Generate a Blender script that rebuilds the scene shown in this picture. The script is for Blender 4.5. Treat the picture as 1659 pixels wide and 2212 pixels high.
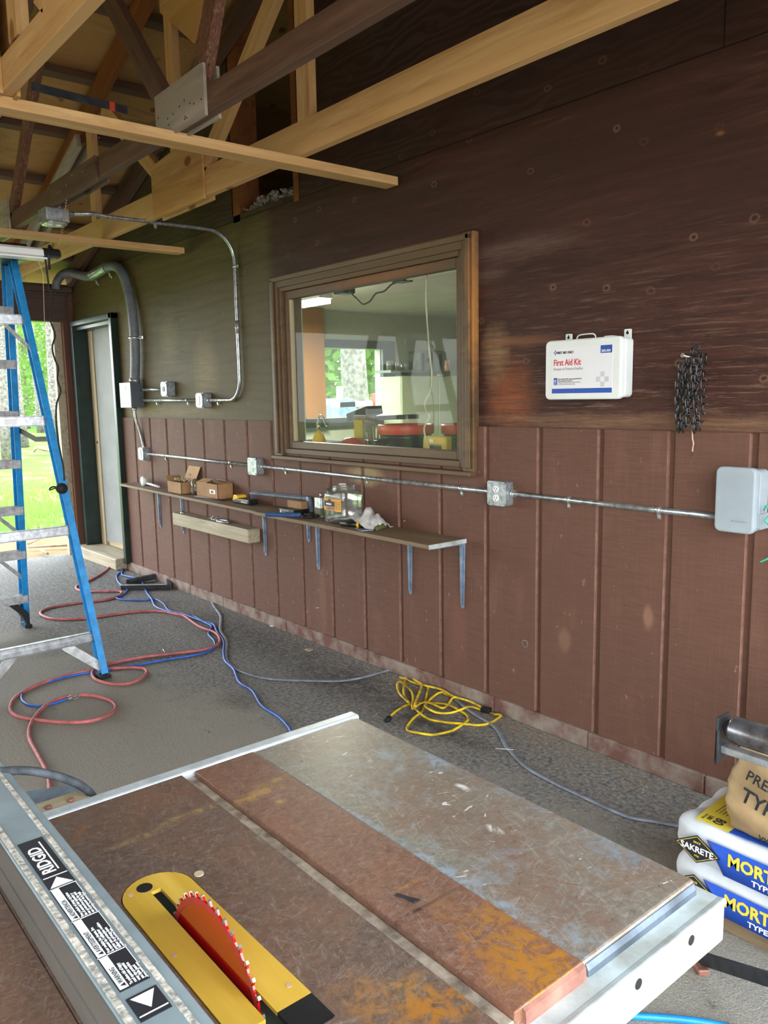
import bpy, bmesh, math, random
from mathutils import Vector, Matrix
for _o in list(bpy.data.objects): bpy.data.objects.remove(_o)
SC = bpy.context.scene; COL = SC.collection
R = math.radians
random.seed(7)
# ---------------------------------------------------------------- camera
YAW, PIT, ROL, F_PX = 0.88202, 0.14420, -0.01810, 1740.0
CAM = Vector((0, -2.608, 1.432))
_F = Vector((-math.sin(YAW)*math.cos(PIT), math.cos(YAW)*math.cos(PIT), -math.sin(PIT)))
_r = Vector((math.cos(YAW), math.sin(YAW), 0)); _u = _r.cross(_F)
_R = math.cos(ROL)*_r + math.sin(ROL)*_u; _U = -math.sin(ROL)*_r + math.cos(ROL)*_u
cd = bpy.data.cameras.new('camera'); cam = bpy.data.objects.new('camera', cd); COL.objects.link(cam)
cd.sensor_fit = 'VERTICAL'; cd.sensor_height = 24.0; cd.lens = F_PX/2212*24; cd.clip_start = 0.02; cd.clip_end = 300
M = Matrix((_R, _U, -_F)).transposed().to_4x4(); M.translation = CAM; cam.matrix_world = M
SC.camera = cam
# ---------------------------------------------------------------- exposure, world, sun
SC.view_settings.view_transform = 'Standard'; SC.view_settings.look = 'None'
SC.view_settings.gamma = 1; SC.view_settings.use_curve_mapping = False
SC.view_settings.exposure = 2.1
W = bpy.data.worlds.new('sky'); SC.world = W; W.use_nodes = True
nt = W.node_tree; nt.nodes.clear()
wo = nt.nodes.new('ShaderNodeOutputWorld'); bg = nt.nodes.new('ShaderNodeBackground')
tc = nt.nodes.new('ShaderNodeTexCoord'); sx = nt.nodes.new('ShaderNodeSeparateXYZ'); cr = nt.nodes.new('ShaderNodeValToRGB')
nt.links.new(tc.outputs['Generated'], sx.inputs[0]); nt.links.new(sx.outputs['Z'], cr.inputs[0])
cr.color_ramp.elements[0].color = (0.95, 0.98, 1.0, 1); cr.color_ramp.elements[1].color = (0.72, 0.86, 1.0, 1)
nt.links.new(cr.outputs[0], bg.inputs[0]); bg.inputs[1].default_value = 2.4
nt.links.new(bg.outputs[0], wo.inputs[0])
sd = bpy.data.lights.new('sun', 'SUN'); sd.energy = 0.3; sd.angle = R(12); sd.color = (1, .95, .85)
so = bpy.data.objects.new('sun', sd); COL.objects.link(so); so.rotation_euler = (R(-42), R(-8), 0)
# ---------------------------------------------------------------- measuring helpers (where a sight line meets a real plane)
def _ray(px, py): return _F + _R*((px-829.5)/F_PX) - _U*((py-1106)/F_PX)
def G(px, py, z=0.):
    d = _ray(px, py); return CAM + d*((z-CAM.z)/d.z)
def WY(px, py, y=0.):
    d = _ray(px, py); return CAM + d*((y-CAM.y)/d.y)
def WX(px, py, x):
    d = _ray(px, py); return CAM + d*((x-CAM.x)/d.x)
# ---------------------------------------------------------------- materials
def lin(c):
    if isinstance(c, str): c = [int(c[i:i+2], 16)/255 for i in (0, 2, 4)]
    return tuple(((v+.055)/1.055)**2.4 if v > .04045 else v/12.92 for v in c) + (1,)
class N:
    def __init__(s, name, rough=.6, metal=0., spec=.4):
        s.m = bpy.data.materials.new(name); s.m.use_nodes = True; s.t = s.m.node_tree; s.b = s.t.nodes['Principled BSDF']
        s.b.inputs['Roughness'].default_value = rough; s.b.inputs['Metallic'].default_value = metal
        s.b.inputs['Specular IOR Level'].default_value = spec; s._c = None
    def n(s, typ, **kw):
        x = s.t.nodes.new(typ)
        for k, v in kw.items(): setattr(x, k, v)
        return x
    def l(s, a, b): s.t.links.new(a, b)
    def co(s, scale=(1, 1, 1), loc=(0, 0, 0), kind='Object', rot=0.):
        if s._c is None: s._c = s.n('ShaderNodeTexCoord')
        mp = s.n('ShaderNodeMapping'); mp.inputs['Scale'].default_value = scale; mp.inputs['Location'].default_value = loc
        if rot:
            m0 = s.n('ShaderNodeMapping'); m0.inputs['Rotation'].default_value = (0, 0, R(rot)); s.l(s._c.outputs[kind], m0.inputs[0]); s.l(m0.outputs[0], mp.inputs[0]); return mp.outputs[0]
        s.l(s._c.outputs[kind], mp.inputs[0]); return mp.outputs[0]
    def noise(s, sc=5, det=6, rgh=.6, scale=(1, 1, 1), loc=(0, 0, 0), dist=0., rot=0.):
        t = s.n('ShaderNodeTexNoise'); t.inputs['Scale'].default_value = sc; t.inputs['Detail'].default_value = det
        t.inputs['Roughness'].default_value = rgh; t.inputs['Distortion'].default_value = dist
        s.l(s.co(scale, loc, rot=rot), t.inputs['Vector']); return t.outputs['Fac']
    def vor(s, sc=5, scale=(1, 1, 1), feature='F1', rnd=1.):
        t = s.n('ShaderNodeTexVoronoi', feature=feature); t.inputs['Scale'].default_value = sc; t.inputs['Randomness'].default_value = rnd
        s.l(s.co(scale), t.inputs['Vector']); return t
    def ramp(s, f, *st):
        r = s.n('ShaderNodeValToRGB'); e = r.color_ramp.elements
        while len(e) < len(st): e.new(.5)
        for el, (p, c) in zip(e, st):
            el.position = p; el.color = lin(c) if isinstance(c, str) else (c, c, c, 1)
        s.l(f, r.inputs[0]); return r.outputs[0]
    def mix(s, f, a, b, mode='MIX'):
        x = s.n('ShaderNodeMix', data_type='RGBA', blend_type=mode)
        for v, i in ((f, 0), (a, 6), (b, 7)):
            if isinstance(v, (int, float)): x.inputs[i].default_value = v
            elif isinstance(v, (str, tuple)): x.inputs[i].default_value = lin(v)
            else: s.l(v, x.inputs[i])
        return x.outputs[2]
    def math(s, op, a, b=0.):
        x = s.n('ShaderNodeMath', operation=op)
        for v, i in ((a, 0), (b, 1)):
            if isinstance(v, (int, float)): x.inputs[i].default_value = v
            else: s.l(v, x.inputs[i])
        return x.outputs[0]
    def blob(s, c, rad, soft=.35, warp=.25, ns=14):
        """soft ellipsoidal patch around c (object coordinates), edge broken up by noise"""
        sc = tuple(1/r for r in rad)
        t = s.n('ShaderNodeVectorMath', operation='LENGTH'); s.l(s.co(sc, tuple(-a*b for a, b in zip(c, sc))), t.inputs[0])
        d = s.math('ADD', t.outputs['Value'], s.math('MULTIPLY', s.math('SUBTRACT', s.noise(ns, 5, .7), .5), warp*4))
        mr = s.n('ShaderNodeMapRange'); mr.inputs[1].default_value = 1+soft; mr.inputs[2].default_value = 1-soft
        s.l(d, mr.inputs[0]); return mr.outputs[0]
    def bump(s, h, st=.3, dist=.01):
        x = s.n('ShaderNodeBump'); x.inputs['Strength'].default_value = st; x.inputs['Distance'].default_value = dist
        s.l(h, x.inputs['Height']); s.l(x.outputs[0], s.b.inputs['Normal']); return s
    def col(s, c):
        if isinstance(c, (str, tuple)): s.b.inputs['Base Color'].default_value = lin(c)
        else: s.l(c, s.b.inputs['Base Color'])
        return s
def simple(name, c, rough=.5, metal=0., var=.12, sc=20, spec=.4, bump=0., c2=None):
    k = N(name, rough, metal, spec)
    b = [int(c[i:i+2], 16)/255 for i in (0, 2, 4)]
    dk = tuple(max(0, v*(1-var)) for v in b); lt = tuple(min(1, v*(1+var*.6)) for v in b)
    if c2: dk = c2
    f = k.noise(sc, 5, .6)
    k.col(k.mix(k.ramp(f, (.35, 0.), (.65, 1.)), dk, lt))
    if bump: k.bump(f, bump, .003)
    return k.m
def wood(name, base, dark, light, knots=None, ks=3.4, marks=(), rough=.6, gs=6, stretch=.08, axis=0, grainbump=.15):
    k = N(name, rough, 0, .3)
    sc = [1, 1, 1]; sc[axis] = stretch
    g = k.noise(gs*4, 8, .65, tuple(sc), dist=.6); g2 = k.noise(gs, 4, .5, tuple(sc), dist=1.2)
    c = k.mix(k.ramp(g, (.35, 0.), (.65, 1.)), dark, light); c = k.mix(k.ramp(g2, (.35, 0.), (.62, 1.)), c, base)
    if knots:
        v = k.vor(ks, (.8, 1.3, 1.3) if axis == 0 else (1.3, 1.3, .8)); f = k.ramp(v.outputs['Distance'], (0., 1.), (.09, .8), (.13, 0.))
        c = k.mix(f, c, knots)
    for ce, ra, cc, st_ in marks: c = k.mix(k.math('MULTIPLY', k.blob(ce, ra, .5, .4, 20), st_), c, cc)
    k.col(c); k.bump(g, grainbump, .004); return k.m
MT = {}
MT['new_wood'] = wood('new_pine', 'C8A06A', 'AC7E48', 'DAB882', '84552A')
MT['new_wood_z'] = MT['new_wood']
MT['ply_new'] = wood('new_plywood', 'BE9458', 'A87A42', 'CDA76C', '7A4A22', gs=4)
MT['dark_wood'] = wood('old_dark_lumber', '62493C', '3C2B25', '785C4C', '2E1E18', gs=5)
MT['rust_wood'] = wood('rough_reddish_lumber', '6C4834', '3A241C', 'A07860', gs=30, stretch=.5, grainbump=.5)
MT['orange_wood'] = wood('amber_old_lumber', '7C4A26', '5E3418', '945C30', gs=5)
MT['grey_ply'] = wood('weathered_grey_plywood', 'A39A8C', '7C7468', 'B4AC9E', gs=5)
MT['grey_wood'] = wood('weathered_grey_board', 'A79B82', '6F6655', 'BDB197', gs=7)
MT['sheath'] = wood('roof_plywood', 'A8824E', '8E6A3A', 'B89560', '6A4520', gs=3, axis=1, stretch=.25)
MT['shelf_wood'] = wood('dirty_brown_shelf', '7D6A52', '5F4E3B', '927D62', gs=8)
MT['beam_brown'] = wood('dark_brown_painted_beam', '4F3D34', '3A2C26', '5E4A3E', gs=6, axis=1)
MT['post_brown'] = wood('reddish_brown_post', '5E3C2C', '452A20', '6E4A36', gs=5, axis=2)
MT['casing'] = wood('worn_brown_casing', '5F4C36', '4E3D2B', '745A3C', gs=3, rough=.5, marks=(((-2.5, -.03, 1.8), (.012, .03, .28), 'A8743E', .9), ((-2.52, -.04, 1.95), (.03, .03, .10), '8A6038', .6), ((-3.2, .0, 2.01), (.35, .05, .02), '8A5A34', .7), ((-3.3, -.05, 2.1), (.6, .04, .012), '7A6850', .5)))
MT['cab_wood'] = wood('honey_cabinet_panel', '946631', '875C2C', 'A07038', gs=3, axis=2)
MT['cream_wood'] = wood('cream_painted_strip', 'B8A888', '9A8A6C', 'C8BA9C', gs=4, axis=2)
def m_ply():
    k = N('stained_wall_plywood', .62, 0, .25)
    g = k.noise(9, 9, .7, (.16, 1, 1.6), dist=1.4); g2 = k.noise(1.6, 4, .55, (.5, 1, 1)); fine = k.noise(60, 6, .75, (.06, 1, 1))
    red = k.mix(k.ramp(g, (.35, 0.), (.68, 1.)), '331E18', '51332A'); red = k.mix(k.ramp(g2, (.4, 0.), (.7, 1.)), red, '3C2620')
    oli = k.mix(k.ramp(g, (.35, 0.), (.68, 1.)), '42381F', '5B4E2D'); oli = k.mix(k.ramp(g2, (.4, 0.), (.7, 1.)), oli, '574A2A')
    xz = k.n('ShaderNodeSeparateXYZ'); k.l(k.co(), xz.inputs[0])
    left = k.ramp(k.math('ADD', k.math('MULTIPLY', xz.outputs['X'], 10.), 42.3), (0., 1.), (1., 0.))
    c = k.mix(left, red, oli)  # olive left sheet: part stain, part green outdoor light put into the colour
    # worn pale flecks along the grain
    wear = k.math('MULTIPLY', k.ramp(fine, (.56, 0.), (.68, 1.)), k.ramp(k.noise(2.2, 4, .6, (.5, 1, 1.5), (3, 0, 1)), (.45, 0.), (.62, 1.)))
    c = k.mix(k.math('MULTIPLY', wear, .4), c, '7C5E4B')
    low = k.ramp(k.math('ADD', k.math('MULTIPLY', xz.outputs['Z'], -1.), k.math('MULTIPLY', xz.outputs['X'], .25)), (0., 0.), (1., 0.))
    zr = k.n('ShaderNodeMapRange'); zr.inputs[1].default_value = 2.1; zr.inputs[2].default_value = 1.3; k.l(xz.outputs['Z'], zr.inputs[0]); xr = k.n('ShaderNodeMapRange'); xr.inputs[1].default_value = -2.9; xr.inputs[2].default_value = -2.2; k.l(xz.outputs['X'], xr.inputs[0])
    fine2 = k.noise(90, 6, .8, (.05, 1, 1), (2, 0, 5)); c = k.mix(k.math('MULTIPLY', k.math('MULTIPLY', zr.outputs[0], xr.outputs[0]), k.ramp(fine2, (.52, 0.), (.66, .75))), c, '937766')
    wv = k.n('ShaderNodeTexWave'); wv.inputs['Scale'].default_value = 5.; wv.inputs['Distortion'].default_value = 9.; wv.inputs['Detail'].default_value = 3.; wv.inputs['Detail Scale'].default_value = .6; wv.bands_direction = 'Z'; k.l(k.co((.35, 1, 1)), wv.inputs['Vector'])
    c = k.mix(k.math('MULTIPLY', k.ramp(wv.outputs['Fac'], (.6, 0.), (.95, 1.)), .12), c, '1E120F')
    # knots with a paler ring
    cb = k.n('ShaderNodeCombineXYZ'); k.l(k.math('MULTIPLY', xz.outputs['X'], .8), cb.inputs[0]); k.l(xz.outputs['Z'], cb.inputs[1])
    vt = k.n('ShaderNodeTexVoronoi', voronoi_dimensions='2D'); vt.inputs['Scale'].default_value = 4.2; k.l(cb.outputs[0], vt.inputs['Vector']); v = k.math('ADD', vt.outputs['Distance'], k.math('MULTIPLY', k.math('SUBTRACT', k.noise(26, 4, .7), .5), .09))
    ring = k.ramp(v, (.028, 0.), (.036, 1.), (.048, .8), (.07, 0.)); core = k.ramp(v, (0., 1.), (.034, 0.))
    rv = k.n('ShaderNodeSeparateColor'); k.l(vt.outputs['Color'], rv.inputs[0]); amp = k.ramp(rv.outputs[0], (.15, .1), (.9, 1.)); ring = k.math('MULTIPLY', ring, amp); core = k.math('MULTIPLY', core, amp); c = k.mix(k.math('MULTIPLY', ring, .55), c, '856250'); c = k.mix(k.math('MULTIPLY', core, .8), c, '2A1710')
    # bare orange patch where something was removed, pale scrape above it, worn band at the sheet foot
    for ce, ra, co_, st in (((-2.31, 0, 1.42), (.11, 1, .12), '96542C', .75), ((-2.40, 0, 1.60), (.06, 1, .10), '9A7C58', .7), ((-2.25, 0, 1.64), (.16, 1, .02), '8A5E3E', .7),
                            ((-1.6, 0, 1.315), (.75, 1, .028), '8C6A50', .65), ((-2.30, 0, 2.02), (.26, 1, .035), '6E5A50', .6), ((-2.45, 0, 1.93), (.10, 1, .03), '6E5A50', .5),
                            ((-5.05, 0, 1.62), (.14, 1, .17), '837248', .8), ((-5.6, 0, 1.85), (.12, 1, .15), '77683E', .6), ((-1.42, 0, 2.25), (.012, 1, .006), 'A06A3C', .8), ((-6.5, 0, 2.22), (.5, 1, .35), '6E6128', .35), ((-5.7, 0, 1.34), (.7, 1, .04), '877448', .6)):
        c = k.mix(k.math('MULTIPLY', k.math('MULTIPLY', k.blob(ce, ra, .6, .3), k.ramp(fine, (.38, .35), (.6, 1.))), st), c, co_)
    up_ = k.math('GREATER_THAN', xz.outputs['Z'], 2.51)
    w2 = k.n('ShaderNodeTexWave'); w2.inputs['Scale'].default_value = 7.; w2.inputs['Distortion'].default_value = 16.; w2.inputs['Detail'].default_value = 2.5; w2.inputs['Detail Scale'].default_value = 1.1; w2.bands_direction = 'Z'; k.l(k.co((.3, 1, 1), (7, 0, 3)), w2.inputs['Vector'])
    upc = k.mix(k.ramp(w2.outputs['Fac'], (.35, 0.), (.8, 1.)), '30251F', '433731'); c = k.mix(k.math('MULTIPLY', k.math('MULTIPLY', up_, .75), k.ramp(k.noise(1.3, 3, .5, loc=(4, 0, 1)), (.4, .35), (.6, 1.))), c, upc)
    for a_, p_, w_ in (('Z', -2.51, .003),): c = k.mix(k.math('LESS_THAN', k.math('ABSOLUTE', k.math('ADD', xz.outputs[a_], p_)), w_), c, '1E120E')
    sv = k.math('MULTIPLY', up_, k.math('LESS_THAN', k.math('ABSOLUTE', k.math('ADD', xz.outputs['X'], 1.42)), .003)); c = k.mix(sv, c, '1A100C')
    k.col(c); k.bump(k.math('ADD', g, k.math('MULTIPLY', fine, .5)), .35, .004)
    return k.m
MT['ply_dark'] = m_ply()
def m_siding():
    k = N('brown_rough_sawn_siding', .68, 0, .25)
    h = k.noise(20, 6, .72, (.5, 1, 9)); v = k.noise(30, 6, .7, (6, 1, .15)); big = k.noise(1.3, 3, .5); md = k.noise(7, 5, .6, (1, 1, .4))
    c = k.mix(k.ramp(h, (.3, 0.), (.7, 1.)), '593D32', '6E4E40'); c = k.mix(k.math('MULTIPLY', k.ramp(v, (.5, 0.), (.7, 1.)), .4), c, '7A5849'); c = k.mix(k.math('MULTIPLY', k.ramp(big, (.4, 0.), (.65, 1.)), .4), c, '66493B')
    c = k.mix(k.math('MULTIPLY', k.ramp(md, (.56, 0.), (.7, 1.)), .35), c, '7E5A4A')
    sp = k.noise(38, 3, .5, (1, 1, .6)); c = k.mix(k.math('MULTIPLY', k.ramp(sp, (.71, 0.), (.74, 1.)), .5), c, 'A08070')
    for ce, ra, co_, st in (((-2.62, 0, .35), (.05, 1, .2), '7E5242', .35), ((-2.0, 0, .42), (.03, 1, .05), '8A6A56', .5), ((-1.62, 0, .6), (.02, 1, .04), '96705C', .6), ((-3.3, 0, 1.02), (.14, 1, .05), 'A08C68', .8), ((-3.72, 0, .3), (.03, 1, .22), '86604C', .35)):
        c = k.mix(k.math('MULTIPLY', k.blob(ce, ra), st), c, co_)
    k.col(c); k.bump(k.math('ADD', h, v), .4, .002); return k.m
MT['siding_edge'] = simple('lit_groove_flank', '7F5D4F', .6, 0, .12, 30)  # left groove flanks: side light painted in as a paler colour
MT['siding'] = m_siding()
def m_asphalt():
    k = N('worn_asphalt', .85, 0, .25)
    g = k.noise(180, 3, .7); g2 = k.noise(55, 4, .7); big = k.noise(1.1, 5, .6, loc=(2, 5, 0)); mid = k.noise(5, 5, .65)
    lt = k.mix(k.ramp(g, (.3, 0.), (.7, 1.)), '78746A', 'A29C90'); dk = k.mix(k.ramp(g2, (.33, 0.), (.66, 1.)), '514F4B', '97948D')
    xz = k.n('ShaderNodeSeparateXYZ'); k.l(k.co(), xz.inputs[0])
    # smooth dusty patch near the saw, rough dark strip along the wall and towards the far opening
    f = k.math('ADD', k.math('MULTIPLY', xz.outputs['Y'], -1.3), k.math('MULTIPLY', xz.outputs['X'], .28))
    f = k.math('ADD', f, k.math('MULTIPLY', k.math('SUBTRACT', mid, .5), 1.3))
    c = k.mix(k.ramp(f, (-.0, 0.), (.42, 1.)), dk, lt)
    spk = k.noise(240, 2, .5); c = k.mix(k.ramp(spk, (.66, 0.), (.72, .8)), c, 'A39C8C')
    st = k.noise(7, 5, .7, loc=(9, 1, 0)); c = k.mix(k.ramp(st, (.64, 0.), (.7, .6)), c, '3A3733')
    st2 = k.noise(4, 4, .6, loc=(1, 7, 0)); c = k.mix(k.ramp(st2, (.62, 0.), (.74, .45)), c, '837758')
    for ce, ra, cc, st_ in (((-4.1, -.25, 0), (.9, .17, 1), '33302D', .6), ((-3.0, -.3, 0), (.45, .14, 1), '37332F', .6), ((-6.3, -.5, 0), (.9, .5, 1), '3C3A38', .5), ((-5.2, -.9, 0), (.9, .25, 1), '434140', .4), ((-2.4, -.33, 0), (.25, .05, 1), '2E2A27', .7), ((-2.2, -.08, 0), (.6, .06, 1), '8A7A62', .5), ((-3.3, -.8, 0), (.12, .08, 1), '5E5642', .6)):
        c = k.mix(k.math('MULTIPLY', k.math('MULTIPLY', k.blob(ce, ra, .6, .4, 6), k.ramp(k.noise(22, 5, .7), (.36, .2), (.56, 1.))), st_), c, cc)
    k.col(c); k.bump(k.math('ADD', g2, k.math('MULTIPLY', g, .6)), .8, .007); return k.m
MT['asphalt'] = m_asphalt()
def m_lawn():
    k = N('lawn', .95, 0, .1)
    g = k.noise(30, 6, .7); b = k.noise(.8, 5, .6, (1, 1.6, 1)); c = k.mix(k.ramp(g, (.35, 0.), (.65, 1.)), '44702A', '709A42')
    xz = k.n('ShaderNodeSeparateXYZ'); k.l(k.co(), xz.inputs[0])
    e = k.math('ADD', k.math('MULTIPLY', xz.outputs['X'], .42), k.math('MULTIPLY', b, 2.2))
    dirt = k.mix(g, '7C6848', 'A08C6C')
    c = k.mix(k.ramp(b, (.52, 0.), (.62, .8)), c, dirt)
    c = k.mix(k.ramp(k.math('ADD', e, 3.6), (.7, 0.), (1.25, 1.)), c, dirt)
    k.col(c); k.bump(g, .8, .03); return k.m
MT['lawn'] = m_lawn()
def m_saw(name, base, dark, rust, amt, pale=False, marks=(), rgh=(.30, .55), metal=.25):
    """worn steel / cast iron: fibrous scratches, blotches, stains and painted-in sky sheen in the surface"""
    k = N(name, .42, metal, .45)
    g = k.noise(120, 6, .8, (1, .6, 1)); b = k.noise(5, 6, .7, loc=(3, 1, 0)); g2 = k.noise(30, 6, .75)
    c = k.mix(k.ramp(g, (.32, 0.), (.68, 1.)), dark, base); c = k.mix(k.math('MULTIPLY', k.ramp(b, (.5-amt*.2, 0.), (.70, 1.)), .75), c, rust)
    c = k.mix(k.math('MULTIPLY', k.ramp(g2, (.3, 1.), (.5, 0.)), .45), c, dark)
    for ro, th in ((20, .62), (75, .62), (-35, .63), (110, .64)):
        sc_ = k.noise(190 if not pale else 110, 4, .75, (.22, 1, 1), (ro, 0, 0), dist=1.2, rot=ro); c = k.mix(k.math('MULTIPLY', k.ramp(sc_, (th-.06, 0.), (th+.08, 1.)), .36 if not pale else .30), c, 'A89E92' if not pale else 'C2C0B8')
    if pale:
        bl = k.noise(7, 6, .75, loc=(0, 4, 0), dist=1.); c = k.mix(k.math('MULTIPLY', k.ramp(bl, (.55, 0.), (.68, 1.)), .6), c, '93A0A8')
        v = k.noise(38, 3, .6, (1, .35, 1), (5, 0, 0), dist=1.5, rot=25); m_ = k.math('MULTIPLY', k.ramp(v, (.69, 0.), (.71, 1.)), .85); c = k.mix(m_, c, 'E0DED8')
        v = k.noise(26, 3, .6, (1, .3, 1), (1, 8, 0), dist=1.5, rot=-30); c = k.mix(k.math('MULTIPLY', k.ramp(v, (.70, 0.), (.72, 1.)), .8), c, 'D8D6D0')
    for ce, ra, cc, st in marks: c = k.mix(k.math('MULTIPLY', k.math('MULTIPLY', k.blob(ce, ra, .5, .5, 34), k.ramp(k.noise(26, 8, .75, loc=(1, 2, 0), dist=1.6), (.46, .08), (.56, 1.))), st), c, cc)
    k.col(c); k.l(k.ramp(g, (.3, rgh[0]), (.7, rgh[1])), k.b.inputs['Roughness']); k.bump(g, .10, .001); return k.m
def mk(px, py, rx, ry, cc, st=.8): q = G(px, py, .85); return ((q.x, q.y, .85), (rx, ry, 1), cc, st)
OR = 'A86E28'
MT['saw_top'] = m_saw('rusty_cast_iron', '7C685C', '4E3D35', '7E5A44', .3, marks=[mk(985, 2150, .03, .05, OR), mk(880, 2135, .02, .02, 'A8783A'), mk(800, 2175, .045, .02, 'A8763A', .6), mk(910, 2190, .02, .03, OR), mk(150, 1780, .05, .02, '96602E', .6), mk(300, 1810, .006, .05, 'A0845C', .7), mk(420, 1755, .006, .05, 'A88C5C', .7)])
MT['saw_topR'] = m_saw('reddish_cast_iron', '8E6A58', '644638', '905A40', .35, marks=[mk(1120, 2060, .07, .035, OR), mk(1180, 2090, .05, .05, 'B47A26', .7), mk(1050, 2020, .08, .02, 'A4702E', .6), mk(1090, 1990, .04, .03, 'A87830', .5), mk(560, 1715, .012, .035, 'B08E50'), mk(605, 1732, .008, .008, 'B08E50'), mk(600, 1685, .008, .03, 'A88648', .7), mk(905, 1900, .004, .035, 'B07C38', .7), mk(895, 1970, .003, .05, '3A2E28', .7)])
MT['saw_ext'] = m_saw('scratched_extension_steel', '969082', '6C665C', '82624E', .45, True, rgh=(.25, .5), marks=[mk(760, 1760, .11, .008, '94A2AE', .7), mk(860, 1830, .10, .012, '94A2AE', .75), mk(1030, 1925, .14, .012, '94A2AE', .8), mk(960, 1650, .05, .02, '93A8BC', .7), mk(1130, 1720, .04, .02, '93A8BC', .5), mk(1330, 1840, .04, .02, '7E92A6', .6), mk(1060, 1830, .09, .04, '7A5444', .5), mk(1250, 1960, .08, .04, '7A5A4A', .5), mk(1068, 1790, .012, .006, 'E4E2DC', .9), mk(1000, 1700, .012, .005, 'E4E2DC', .9), mk(720, 1622, .008, .006, 'B49A58', .8)])  # blue-grey marks are painted sky sheen, the others stains and scratches
MT['slot'] = simple('slot_steel', '9E9282', .5, .2, .3, 40, c2=(.46, .41, .36))
MT['rail_bright'] = simple('bright_rear_rail', 'C6CDD0', .35, .25, .08, 30)
MT['alu'] = simple('brushed_aluminium', 'C4C8CC', .35, .8, .15, 40)
MT['alu_dull'] = simple('dull_ladder_aluminium', 'A9A9A8', .5, .35, .18, 30)
MT['galv'] = simple('galvanised_steel', 'A8ADAE', .32, .75, .22, 45)
MT['galv_box'] = simple('galvanised_box_steel', '9BA1A4', .38, .6, .2, 35)
MT['zinc'] = simple('bright_zinc', 'CCD0CE', .25, .8, .1, 30)
MT['rail_paint'] = simple('scuffed_white_rail', 'AEB8B8', .45, .1, .1, 14, c2=(.56, .56, .52))
MT['blue_steel'] = simple('blue_grey_bracket_steel', '8294A6', .4, .4, .15, 20)
MT['lip_steel'] = simple('blue_grey_rolled_lip', '8C9AA6', .4, .4, .2, 16, c2=(.58, .50, .46))
MT['lip_rust'] = simple('rust_red_machined_edge', '9A6A5C', .5, .3, .25, 25)
MT['ladder_blue'] = simple('blue_fibreglass', '2288C8', .42, 0, .1, 25)
MT['black'] = simple('black_plastic', '1A1B1D', .4, 0, .2, 20)
MT['chain_black'] = simple('glossy_black_links', '14161A', .3, 0, .1, 20, spec=.7)
MT['black_rubber'] = simple('black_rubber', '1E1E20', .7, 0, .2, 30)
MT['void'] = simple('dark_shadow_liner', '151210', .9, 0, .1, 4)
MT['white'] = simple('white_enamel', 'E4E7E4', .35, 0, .03, 6)
MT['kit_white'] = simple('white_plastic_case', 'DEE3DF', .35, 0, .03, 5)
MT['kit_label'] = simple('off_white_label', 'E3E4E6', .45, 0, .02, 5)
MT['blue_ink'] = simple('royal_blue_print', '1E4FA8', .45, 0, .05, 9)
MT['red_ink'] = simple('red_print', 'C8383C', .45, 0, .05, 9)
MT['grey_ink'] = simple('grey_print', '9A9AA0', .45, 0, .05, 9)
MT['lgrey_ink'] = simple('light_grey_print', 'C4C6CC', .45, 0, .03, 9)
MT['black_ink'] = simple('black_print', '22242A', .5, 0, .1, 9)
MT['white_ink'] = simple('white_print', 'E8E9E8', .45, 0, .03, 9)
MT['yellow_ink'] = simple('yellow_print', 'E2CE4A', .45, 0, .05, 9)
MT['grey_plastic'] = simple('grey_plastic_enclosure', '9AA5AB', .45, 0, .04, 8)
MT['door_grey'] = simple('pale_grey_door_paint', '888A88', .55, 0, .05, 4)
MT['door_frame'] = simple('dark_green_door_frame', '20302C', .3, 0, .2, 8)
MT['panel_grey'] = simple('dark_grey_enamel', '53585C', .45, .1, .08, 8)
MT['panel_side'] = simple('dark_grey_enamel_cover', '6C7466', .3, .1, .08, 8)
MT['flex'] = simple('grey_corrugated_tube', '6D7276', .45, .0, .1, 20)
MT['concrete'] = simple('stained_concrete', '7C7268', .85, 0, .25, 9, bump=.4, c2=(.40, .27, .23))
MT['cardboard'] = simple('brown_cardboard', '9C7750', .75, 0, .08, 10)
MT['cardboard_in'] = simple('pale_cardboard', 'B58E60', .75, 0, .06, 10)
MT['hose_red'] = simple('dusty_red_rubber', 'B0605E', .6, 0, .15, 18)
MT['cord_blue'] = simple('blue_vinyl_cord', '2E5FB4', .45, 0, .15, 25)
MT['cord_blue2'] = simple('pale_dusty_blue_cord', '6E86B4', .5, 0, .2, 12)
MT['cord_grey'] = simple('grey_vinyl_cord', '7C828C', .5, 0, .15, 18)
MT['cord_yellow'] = simple('grubby_yellow_cord', 'E0C222', .5, 0, .12, 14, c2=(.55, .42, .12))
MT['cord_bright'] = simple('bright_blue_hose', '1C86E0', .35, 0, .1, 12)
MT['cord_green'] = simple('green_wire', '3FBF9C', .4, 0, .1, 12)
MT['cord_white'] = simple('ivory_cord', 'C8C0A4', .5, 0, .08, 12)
MT['copper'] = simple('pinkish_wire', 'CFA88F', .45, .2, .1, 20)
MT['insert'] = wood('yellow_zero_plate', 'C7A03C', 'B48C2C', 'D4B04E', gs=8, rough=.35, grainbump=.02)
MT['fence'] = simple('fence_blue_grey', '93A3A8', .35, .3, .06, 20)
MT['fence_side'] = simple('fence_side_aluminium', '8E8C86', .3, .6, .08, 6)
MT['glue'] = simple('dried_dusty_residue', 'B6AFA2', .8, 0, .3, 120, bump=.9, c2=(.50, .50, .48))
MT['insul'] = simple('grey_loose_insulation', '9A968C', .95, 0, .3, 40, bump=.9)
MT['bag_white'] = simple('white_paper_bag', 'CDD2D6', .5, 0, .05, 8, bump=.3)
MT['bag_blue'] = simple('blue_bag_print', '2450B4', .5, 0, .05, 8)
MT['bag_brown'] = simple('tan_kraft_paper', 'A08660', .6, 0, .12, 9, bump=.4)
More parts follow.
